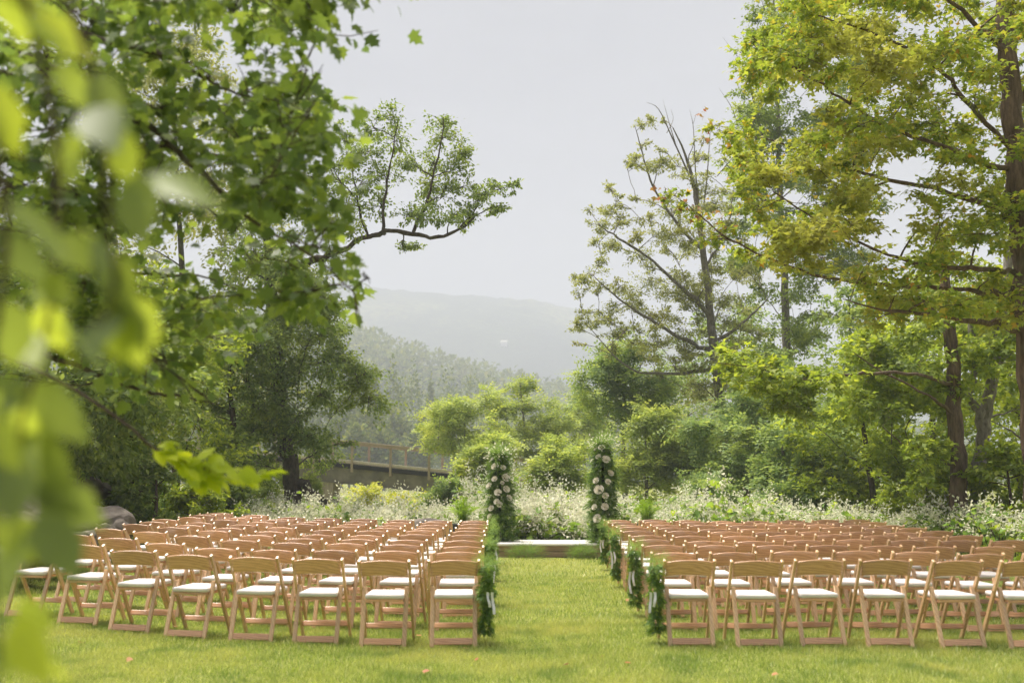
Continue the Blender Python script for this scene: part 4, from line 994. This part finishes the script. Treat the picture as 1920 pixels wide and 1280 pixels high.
# ---- blossom thickets behind the ceremony
def thicket(label, x0, x1, y0, y1, n_stem, hmin, hmax, seed, bloom=1.0, leaf=1.0, hole=None, trans=M['lf_knot']):
    near_ = seed in (101, 105)
    rs_ = np.random.default_rng(seed)
    cx, cyy = (x0 + x1) / 2, (y0 + y1) / 2
    root = empty('flowering_thicket', (cx, cyy, Zf(cx, cyy))); tag(root, label, 'flowers', kind='stuff')
    tb_ = Tubes(); lp = []; la = []; fp = []; fa = []
    for k in range(n_stem):
        x, y = rs_.uniform(x0, x1), rs_.uniform(y0, y1)
        if noise.noise(Vector((x * 0.7 + 9, y * 0.6, seed * 1.3))) < -0.22: continue
        h = rs_.uniform(hmin, hmax) * (0.85 + 0.75 * noise.noise(Vector((x * 0.8, y * 0.5, seed))))
        a = rs_.uniform(0, 6.283); ln = rs_.uniform(0.15, 0.5) * h
        z = Zf(x, y); b0 = np.array((x, y, z - 0.05)); e = np.array((x + math.cos(a) * ln, y + math.sin(a) * ln, z + h))
        mid = (b0 + e) / 2 + np.array((-math.cos(a) * ln * .25, -math.sin(a) * ln * .25, h * .12))
        t_ = np.linspace(0, 1, 6)[:, None]; pth = (1 - t_) ** 2 * b0 + 2 * t_ * (1 - t_) * mid + t_ * t_ * e
        tb_.add(pth[::2] if len(pth) > 4 else pth, np.linspace(0.010, 0.004, len(pth[::2])), 3)
        nlv = max(3, int(rs_.integers(9, 15) * leaf))
        tt = rs_.uniform(0.25, 1.0, nlv); q = b0 + (e - b0) * tt[:, None] + rs_.normal(0, 0.06, (nlv, 3))
        lp.append(q); la.append(rs_.normal(0, 1, (nlv, 3)) * np.array((1, 1, .3)) + np.array((0, 0, -.25)))
        nf = int(rs_.integers(5, 12) * bloom)
        if nf:
            tt = rs_.uniform(0.5, 1.06, nf); q = b0 + (e - b0) * tt[:, None] + rs_.normal(0, 0.07, (nf, 3))
            fp.append(q); fa.append(rs_.normal(0, .75, (nf, 3)) * np.array((1, 1, .5)) + np.array((0, 0, .7)))
    link('stem', tb_.mesh('stem', M['twig'], root.location), root)
    lp = np.concatenate(lp); la = np.concatenate(la)
    link('leaves', leaves_mesh('leaves', lp, la, np.array((0, 0, 1.0)) + rs_.normal(0, .45, lp.shape), rs_.uniform(.10, .19, len(lp)), 'heart' if near_ else 'bheart', trans, root.location), root)
    if fp:
        fp = np.concatenate(fp); fa = np.concatenate(fa)
        link('blossom', leaves_mesh('blossom', fp, fa, rs_.normal(0, 1, fp.shape), rs_.uniform(.22, .40, len(fp)), 'panicle', M['bloom'], root.location), root)
thicket('cream flowering thicket between the flower columns', -0.6, 2.2, 21.2, 25.5, 520, 0.7, 1.15, 101, 1.5)
thicket('tall cream blossom behind the flower columns', -1.0, 2.6, 25.5, 30.0, 300, 1.1, 1.7, 102, 1.0)
thicket('cream flowering thicket before the bridge', -7.4, -0.6, 22.6, 28.5, 700, 0.55, 0.95, 103, 1.4)
thicket('cream blossom under the bridge beside the pier', -9.0, -1.0, 30.0, 38.0, 420, 0.45, 0.8, 104, 1.1)
thicket('cream flowering thicket behind the maple side chairs', 2.2, 9.6, 21.0, 24.5, 560, 0.6, 1.05, 105, 0.85, 1.1)
thicket('leafy blossom bank under the locust trees', 2.4, 10.5, 24.5, 29.0, 320, 0.6, 1.1, 106, 0.4, 1.2)
thicket('sparse blossom at the frame edge behind the chairs', 8.6, 13.0, 17.8, 23.0, 260, 0.6, 1.1, 107, 0.6, 1.1)
thicket('low weeds growing among the boulders', -10.0, -6.9, 13.5, 21.5, 330, 0.25, 0.6, 110, 0.0, 1.6)
thicket('green undergrowth under the leafy tree', -13.0, -6.5, 22.5, 33.0, 520, 0.5, 1.1, 108, 0.10, 1.4)
thicket('pale meadow plants beyond the bridge', -24.0, 6.0, 58.0, 82.0, 700, 1.0, 2.0, 109, 0.5, 1.5, trans=M['lf_meadow'])

# ---- valley forest: single trees in front, the rest of the slope as a mass
def crown_cards(cx, cyy, z0, h, w, rs_, n_):
    u = rs_.normal(0, 1, (n_, 3)); u = unit(u) * (rs_.uniform(0.35, 1.0, n_) ** 0.5)[:, None]
    u *= 1 + 0.35 * np.sin(u[:, [0]] * 5 + cx) * np.cos(u[:, [1]] * 4 + cyy) 
    lift = np.where(u[:, 2] < 0, 0.8, 1.0)
    pos = np.stack([cx + u[:, 0] * w * (1.1 - 0.35 * u[:, 2]), cyy + u[:, 1] * w, z0 + h * (0.56 + 0.42 * u[:, 2] * lift)], 1)
    return pos, u
def far_tree(label, px, D, top, wpx, seed, lm, conical=False):
    rs_ = np.random.default_rng(seed); x0 = P(px, 900, D)[0]; zg = Zf(x0, D); zt = P(px, top, D)[2]; H = zt - zg; w = wpx * D / F / 2
    root = empty('forest_tree', (x0, D, zg)); tag(root, label, 'tree', 'trees of the valley forest')
    tb_ = Tubes(); tb_.add([(x0, D, zg - .3), (x0 + rs_.normal(0, .3), D, zg + H * .45), (x0, D, zg + H * .9)], (0.32, 0.2, 0.04), 6)
    link('trunk', tb_.mesh('trunk', M['bark_grey'], root.location), root)
    n_ = 1100
    pos, u = crown_cards(x0, D, zg + H * 0.04, H, w, rs_, n_)
    if conical:
        hh = (pos[:, 2] - zg) / H; pos[:, 0] = x0 + (pos[:, 0] - x0) * np.clip(1.35 - 1.25 * hh, 0.06, 1.2); pos[:, 1] = D + (pos[:, 1] - D) * np.clip(1.35 - 1.25 * hh, 0.06, 1.2)
    o_ = link('crown', leaves_mesh('crown', pos, u + rs_.normal(0, .6, u.shape), u + np.array((0, 0, .9)) + rs_.normal(0, .4, u.shape), rs_.uniform(.6, 1.3, n_), 'blade', lm, root.location), root); o_['kind'] = 'stuff'
frs = random.Random(3)
FT = [(655, 150, 720, 60, 0), (700, 165, 705, 55, 1), (735, 175, 690, 50, 0), (770, 190, 700, 55, 0), (805, 200, 712, 50, 1), (840, 205, 705, 55, 0), (880, 215, 702, 55, 0), (915, 230, 715, 50, 0), (945, 240, 725, 45, 1), (985, 250, 735, 45, 0),
      (640, 130, 770, 60, 0), (690, 135, 765, 60, 0), (745, 140, 775, 55, 0), (790, 150, 780, 55, 1), (835, 160, 770, 60, 0), (600, 140, 720, 70, 0), (560, 150, 700, 70, 0), (1020, 230, 760, 45, 0), (1055, 220, 770, 50, 0), (1095, 190, 715, 50, 0),
      (1130, 185, 712, 55, 0), (500, 150, 690, 70, 0), (1160, 190, 720, 60, 0), (665, 120, 800, 50, 0), (720, 122, 812, 45, 0), (780, 125, 815, 50, 0), (440, 150, 690, 70, 0), (380, 150, 700, 70, 0), (1240, 190, 730, 70, 0), (1320, 190, 740, 70, 0), (1400, 190, 740, 70, 0)]
FW = ['', ]
cnt = {}
for k, (px, D, top, w, con) in enumerate(sorted(FT)):
    desc = 'conical conifer' if con else ('broad hazy tree' if w >= 60 else 'hazy tree')
    where = 'on the valley floor' if D < 145 else ('in the hazy row below the hill' if D < 200 else 'in the far row below the hill')
    if px < 650: where = 'behind the leafy tree'
    elif px > 1080: where = 'glimpsed behind the locusts'
    cnt[desc, where] = cnt.get((desc, where), 0) + 1
    D *= 1.4
    far_tree('%s %s, %s from the leafy tree side' % (desc, where, ORD[cnt[desc, where] - 1]), px, D, top, w, 300 + k, M['lf_far'], bool(con))
rs_ = np.random.default_rng(9)
def forest_mass(name, label, xa, xb, ya, yb, n_tree, cards, zfun, h, w, card, seed):
    rs_ = np.random.default_rng(seed); X = rs_.uniform(xa, xb, n_tree); Y = rs_.uniform(ya, yb, n_tree)
    Zg = zfun(X[:, None], Y[:, None])[:, 0] if zfun is not Z else Z(X, Y)
    pos = []; uu = []
    for x, y, z in zip(X, Y, Zg):
        p_, u = crown_cards(x, y, z, h * rs_.uniform(.7, 1.3), w * rs_.uniform(.7, 1.3), rs_, cards); pos.append(p_); uu.append(u)
    pos = np.concatenate(pos); u = np.concatenate(uu)
    o_ = link(name, leaves_mesh(name, pos, u + rs_.normal(0, .6, u.shape), u + np.array((0, 0, .8)), rs_.uniform(.7, 1.3, len(pos)) * card, 'blade', M['lf_far'], (0, 0, 0)))
    tag(o_, label, 'forest', kind='stuff')
forest_mass('forest', 'hazy forest covering the near hillside', -330, 240, 335, 660, 1500, 40, hill_z, 11, 7.5, 3.0, 11)
forest_mass('forest', 'dense hazy wood on the valley floor', -160, 110, 320, 400, 330, 110, Z, 17, 8.0, 1.8, 12)

# ---- the white house on the mountain slope
hp = None
for D in np.arange(1000, 1640, 4.0):
    q = P(945, 648, D)
    if mountain_z(np.array([[q[0]]]), np.array([[D]]))[0, 0] >= q[2]: hp = q; break
if hp is not None:
    ho = empty('hill_house', (hp[0], hp[1] - 4, hp[2] - 2)); tag(ho, 'tiny white house on the mountain slope', 'house')
    bm = bmesh.new(); add_box(bm, 0, 0, 3, 9, 7, 6); link('wall', bm_mesh('wall', bm, M['white_paint']), ho)
    bm = bmesh.new(); v = [bm.verts.new(c) for c in ((-5, -4, 6.02), (5, -4, 6.02), (5, 4, 6.02), (-5, 4, 6.02), (-5, 0, 9), (5, 0, 9))]
    for f in ((0, 1, 5, 4), (2, 3, 4, 5), (0, 4, 3), (1, 2, 5), (0, 3, 2, 1)): bm.faces.new([v[i] for i in f])
    link('roof', bm_mesh('roof', bm, M['kerb']), ho)

# ------------------------------------------------------------------ ceremony flowers
def rose_mesh(seed):
    r_ = random.Random(seed); bm = bmesh.new()
    for ring, (nn, rad, h, tilt) in enumerate(((3, 0.16, 0.44, 0.1), (4, 0.27, 0.42, 0.25), (5, 0.40, 0.34, 0.5), (6, 0.52, 0.22, 0.85))):
        for k in range(nn):
            a = 6.283 * k / nn + ring * 0.7 + r_.uniform(-.2, .2); rows = []
            for j in range(3):
                t_ = j / 2; row = []
                for i in (-1, 0, 1):
                    aa = a + i * (3.4 / nn) * (0.4 + 0.5 * t_); rr_ = rad * (0.35 + 0.65 * t_) + tilt * 0.12 * t_ * t_
                    row.append(bm.verts.new((math.cos(aa) * rr_, math.sin(aa) * rr_, h * t_ - 0.05 * abs(i) * t_ + r_.uniform(-.015, .015))))
                rows.append(row)
            for j in range(2):
                for i in range(2): bm.faces.new((rows[j][i], rows[j][i + 1], rows[j + 1][i + 1], rows[j + 1][i]))
    return bm_mesh('rose', bm, M['rose'], True)
ROSE = [rose_mesh(k) for k in range(3)]
def tuft(parent, name, centre, n_, rad, length, size, tmpl, mat, rs_, bias=(0, 0, 0.3), shape=(1, 1, 1)):
    """a spray of greenery starting round a centre and pointing outwards"""
    d = unit(rs_.normal(0, 1, (n_, 3))) * np.array(shape)
    pos = np.asarray(centre) + d * (rs_.uniform(0, 1, n_) ** 0.5 * rad)[:, None]
    ax = d + np.asarray(bias) + rs_.normal(0, .3, (n_, 3))
    return link(name, leaves_mesh(name, pos, ax, rs_.normal(0, .6, (n_, 3)) + np.array((0, 0, .7)), rs_.uniform(.7, 1.3, n_) * size, tmpl, mat, parent.location), parent)
def flower_column(label, px, D, py_top, py_bot, width, roses, seed):
    rs_ = np.random.default_rng(seed); x0 = P(px, 950, D)[0]; zg = Zf(x0, D); H = P(px, py_top, D)[2] - zg; R_ = width / 2
    root = empty('flower_column', (x0, D, zg)); tag(root, label, 'flower column', 'white rose columns flanking the aisle end')
    bm = bmesh.new(); bar(bm, (0, 0, 0.03), (0, 0, H * 0.93), 0.05, 0.05, 0.006); add_box(bm, 0, 0, 0.015, 0.4, 0.4, 0.03, None, 0.006)
    link('stand', bm_mesh('stand', bm, M['iron']), root)
    n_ = 2600; h = rs_.uniform(0.02, 1.0, n_); a = rs_.uniform(0, 6.283, n_)
    prof = np.interp(h, (0, .12, .5, .8, 1.0), (.75, .95, 1.0, .78, .28)) * (0.9 + 0.16 * np.sin(h * 21 + a * 2))
    q = R_ * prof * rs_.uniform(0.25, 0.86, n_)
    pos = np.stack([x0 + np.cos(a) * q, D + np.sin(a) * q, zg + h * H * 0.93], 1)
    ax = np.stack([np.cos(a), np.sin(a), rs_.normal(-0.1, .5, n_)], 1) + rs_.normal(0, .3, (n_, 3))
    nm = np.array((0, 0, 1.0)) + rs_.normal(0, .5, (n_, 3))
    k1 = 900
    g = link('greenery', leaves_mesh('greenery', pos[:k1], ax[:k1], nm[:k1], rs_.uniform(.12, .22, k1), 'pinnate_fine', M['lf_column'], root.location), root); g['kind'] = 'stuff'
    g = link('leaves', leaves_mesh('leaves', pos[k1:], ax[k1:], nm[k1:], rs_.uniform(.05, .11, n_ - k1), 'oval', M['lf_column'], root.location), root); g['kind'] = 'stuff'
    kk = 420; sel = rs_.integers(0, n_, kk)
    g = link('plumosa', leaves_mesh('plumosa', pos[sel], ax[sel], nm[sel], rs_.uniform(.16, .30, kk), 'wisp', M['lf_plume'], root.location), root); g['kind'] = 'stuff'
    top = (x0, D, zg + H * 0.92)
    tuft(root, 'top_spray', top, 130, 0.20, 0.3, 0.24, 'wisp', M['lf_plume'], rs_, (0, 0, .7), (1, 1, .6))['kind'] = 'stuff'
    tuft(root, 'small_blossom', top, 150, 0.36, 0.1, 0.05, 'oval', M['bloom'], rs_, (0, 0, .3), (1, 1, .6))['kind'] = 'stuff'
    for i, (rx, ry, rd) in enumerate(roses):
        w = P(rx, ry, D); zz = w[2] - zg; hh = min(1, zz / (H * .93)); rr_ = R_ * float(np.interp(hh, (0, .12, .5, .8, 1.0), (.75, .95, 1.0, .78, .28)))
        dx = max(-rr_ * .95, min(rr_ * .95, w[0] - x0)); dy = -math.sqrt(max(0.0004, rr_ * rr_ - dx * dx)) * 1.08
        o_ = link('rose', ROSE[i % 3], root, (dx, dy, zz))
        d_ = Vector((dx * 1.1, dy, 0.15)).normalized(); o_.rotation_euler = d_.to_track_quat('Z', 'Y').to_euler(); s_ = rd * D / F * 1.95; o_.scale = (s_, s_, s_)
flower_column('shorter column of greenery and cream roses beside the fern', 937, 20.6, 834, 1045, 0.62,
              [(920, 861, 5), (929, 875, 6.5), (943, 877, 5), (928, 898, 5), (948, 896, 7), (918, 911, 6), (949, 917, 6), (934, 923, 6), (954, 933, 5.5), (932, 940, 5), (937, 945, 5), (922, 952, 5), (919, 967, 4.5), (942, 905, 3.5)], 201)
flower_column('taller column of greenery and cream roses at the maple side', 1131, 20.0, 812, 1052, 0.64,
              [(1127, 840, 6), (1121, 857, 5), (1134, 862, 7), (1108, 864, 4), (1114, 843, 4), (1142, 887, 5.5), (1116, 901, 5.5), (1137, 903, 5), (1121, 918, 8), (1132, 929, 5.5), (1113, 950, 5), (1131, 949, 6), (1118, 971, 7), (1139, 833, 4)], 202)

# ---- potted ferns
def frond_mesh(seed):
    V = []; T = []; n_ = 20
    for k in range(n_):
        t_ = 0.06 + 0.94 * k / n_; z = 0.95 * t_ - 0.42 * t_ ** 3.2; x = t_ * 0.35 + 0.40 * t_ * t_; L = 0.055 * math.sin(math.pi * (0.12 + 0.85 * t_)) + 0.012
        for s in (-1, 1):
            b0 = len(V); V += [(x, 0, z), (x + 0.012, s * L * .5, z + .012), (x + 0.03, s * L, z - .012), (x + 0.034, s * L * .5, z + .008)]; T += [(b0, b0 + 1, b0 + 2), (b0, b0 + 2, b0 + 3)]
    return np_mesh('frond', np.array(V), np.array(T), M['lf_fern'])
FR = frond_mesh(1)
def potted_fern(label, px, D, h, seed, n_=64):
    r_ = random.Random(seed); x0 = P(px, 960, D)[0]; zg = Zf(x0, D)
    root = empty('potted_fern', (x0, D, zg)); tag(root, label, 'fern', 'ferns behind the farthest chairs')
    bm = bmesh.new(); bmesh.ops.create_cone(bm, cap_ends=True, segments=20, radius1=0.16, radius2=0.21, depth=0.56, matrix=Matrix.Translation((0, 0, 0.28)))
    bmesh.ops.create_cone(bm, cap_ends=True, segments=20, radius1=0.225, radius2=0.225, depth=0.05, matrix=Matrix.Translation((0, 0, 0.585)))
    link('pot', bm_mesh('pot', bm, M['pot']), root)
    for k in range(n_):
        o_ = link('frond', FR, root, (r_.uniform(-.06, .06), r_.uniform(-.06, .06), 0.58)); s_ = h * r_.uniform(.75, 1.15)
        st_ = r_.uniform(0.15, 0.95); o_.scale = (s_ * st_ * .72, s_, s_ * (1.30 - st_ * .65)); o_.rotation_euler = (r_.uniform(-.15, .15), 0, r_.uniform(0, 6.283))
potted_fern('upright fern beside the shorter flower column', 868, 20.6, 0.84, 5)
potted_fern('bushy fern beside the taller flower column', 1212, 20.4, 0.80, 6)

# ---- greenery at the ends of the wooden step
for label, px, D, w, s in (('feathery greenery bundle at the bridge end of the wooden step', 985, 19.55, 0.40, 211), ('feathery greenery bundle at the maple end of the wooden step', 1092, 19.55, 0.30, 212)):
    rs_ = np.random.default_rng(s); x0 = P(px, 1040, D)[0]
    root = empty('greenery_bundle', (x0, D, Zf(x0, D))); tag(root, label, 'greenery', 'greenery bundles on the step')
    tuft(root, 'fern_spray', (x0, D, 0.07), 600, 0.32, .3, 0.11, 'wisp', M['lf_garland'], rs_, (0, 0, .25), (w / .34, .35, .45))['kind'] = 'stuff'
    tuft(root, 'plumosa', (x0, D, 0.15), 240, 0.30, .3, 0.13, 'wisp', M['lf_plume'], rs_, (0, 0, .35), (w / .34, .4, .35))['kind'] = 'stuff'

# ---- garlands on the aisle chairs
def garland(side, r, seed):
    loc, rz = AISLE[side, r]; rs_ = np.random.default_rng(seed)
    x0 = loc.x - side * 0.262; y0 = loc.y - 0.16; zg = loc.z
    root = empty('aisle_garland', (x0, y0, zg))
    row = 'nearest row' if r == 0 else ('farthest row' if r == 9 else '%s nearest row' % ORD[r])
    blk = 'bridge side' if side < 0 else 'maple side'
    tag(root, 'greenery garland with white ribbon on the %s aisle chair, %s' % (blk, row), 'garland', 'garlands tied to the aisle chairs')
    ox = -side * 0.05
    tuft(root, 'plumosa', (x0 + ox * .6, y0, zg + 0.74), 150, 0.07, .3, 0.12, 'wisp', M['lf_plume'], rs_, (-side * .2, -.1, .25), (1, .8, .8))['kind'] = 'stuff'
    n_ = 420; h = rs_.uniform(0, 1, n_); a = rs_.uniform(0, 6.283, n_); q = (0.048 - 0.03 * np.abs(h - .6)) * (1 + 0.5 * np.sin(h * 14)) * rs_.uniform(.2, 1, n_)
    pos = np.stack([x0 + ox + np.cos(a) * q, y0 + np.sin(a) * q * 1.1 + 0.05 * (1 - h), zg + 0.12 + 0.62 * h], 1)
    ax = np.stack([np.cos(a), np.sin(a), rs_.normal(-.7, .4, n_)], 1)
    link('leaves', leaves_mesh('leaves', pos[:240], ax[:240], rs_.normal(0, .6, (240, 3)) + np.array((0, -.4, .6)), rs_.uniform(.04, .08, 240), 'oval', M['lf_garland'], root.location), root)['kind'] = 'stuff'
    link('fern_spray', leaves_mesh('fern_spray', pos[240:], ax[240:], rs_.normal(0, .6, (180, 3)) + np.array((0, 0, .6)), rs_.uniform(.06, .10, 180), 'pinnate_fine', M['lf_column'], root.location), root)['kind'] = 'stuff'
    for k, (dx, ln) in enumerate(((0.01, rs_.uniform(.16, .24)), (-0.03, rs_.uniform(.10, .16)))):
        bm = bmesh.new(); prev = None
        for j in range(8):
            t_ = j / 7; x_ = ox - side * (0.055 + dx + 0.010 * math.sin(t_ * 4.0 + seed)); y_ = -0.09 + 0.02 * math.sin(t_ * 5 + k); z_ = 0.50 - ln * t_
            cur = [bm.verts.new((x_ - 0.013, y_ - .004, z_)), bm.verts.new((x_ + 0.013, y_ + .006, z_ - 0.003))]
            if prev: bm.faces.new((prev[0], prev[1], cur[1], cur[0]))
            prev = cur
        link('ribbon', bm_mesh('ribbon', bm, M['ribbon'], True), root)
for r in (0, 3, 6, 9): garland(-1, r, 400 + r)
for r in (0, 2, 5, 8): garland(1, r, 450 + r)

# ---- fallen leaves on the lawn
FL = [(500, 1172, 'under the nearest bridge side chairs'), (150, 1222, 'in the grass below the outermost chairs'), (325, 1187, 'beside a near chair foot'), (868, 1220, 'below the nearest bridge side aisle chair'), (785, 1198, 'between the last two near chairs'), (895, 1245, 'in the open grass before the aisle'),
      (1066, 1254, 'in the middle of the near lawn'), (1125, 1242, 'near the middle of the lawn'), (1110, 1094, 'half way along the aisle'), (1174, 1132, 'on the maple side of the aisle'), (792, 1270, 'at the lower picture edge'), (245, 1248, 'in the grass at the near edge'), (1172, 1250, 'before the nearest maple side aisle chair'), (1448, 1274, 'at the lower edge before the maple side chairs')]
lrs = random.Random(2)
flm = np_mesh('fallen_leaf', TM['maple'][0], TM['maple'][1], M['lf_fallen'])
for px, py, wh in FL:
    v = -(py - 640) / F; D = CAM_H * (CT - ST * v) / -(ST + CT * v); q = P(px, py, D)
    o = link('fallen_leaf', flm, None, (q[0], q[1], Zf(q[0], q[1]) + 0.045)); s_ = lrs.uniform(.045, .07); o.scale = (s_, s_, s_); o.rotation_euler = (lrs.uniform(-.6, .6), lrs.uniform(-.6, .6), lrs.uniform(0, 6.28))
    tag(o, 'orange fallen leaf %s' % wh, 'leaf', 'fallen leaves on the lawn')

# ------------------------------------------------------------------ haze: the air of the valley
bm = bmesh.new(); add_box(bm, 0, 1070, 175, 4400, 2420, 366)
hz_o = link('haze', bm_mesh('haze', bm, M['pad']))
m, n, l, out = nmat('valley haze')
pv = n.new('ShaderNodeVolumePrincipled')
pv.inputs['Color'].default_value = (0.595, 0.632, 0.735, 1); pv.inputs['Density'].default_value = 0.0012; pv.inputs['Anisotropy'].default_value = 0.0
l.new(pv.outputs[0], out.inputs['Volume'])
hz_o.data.materials.clear(); hz_o.data.materials.append(m)
tag(hz_o, 'pale blue summer haze filling the valley', 'haze', kind='stuff')
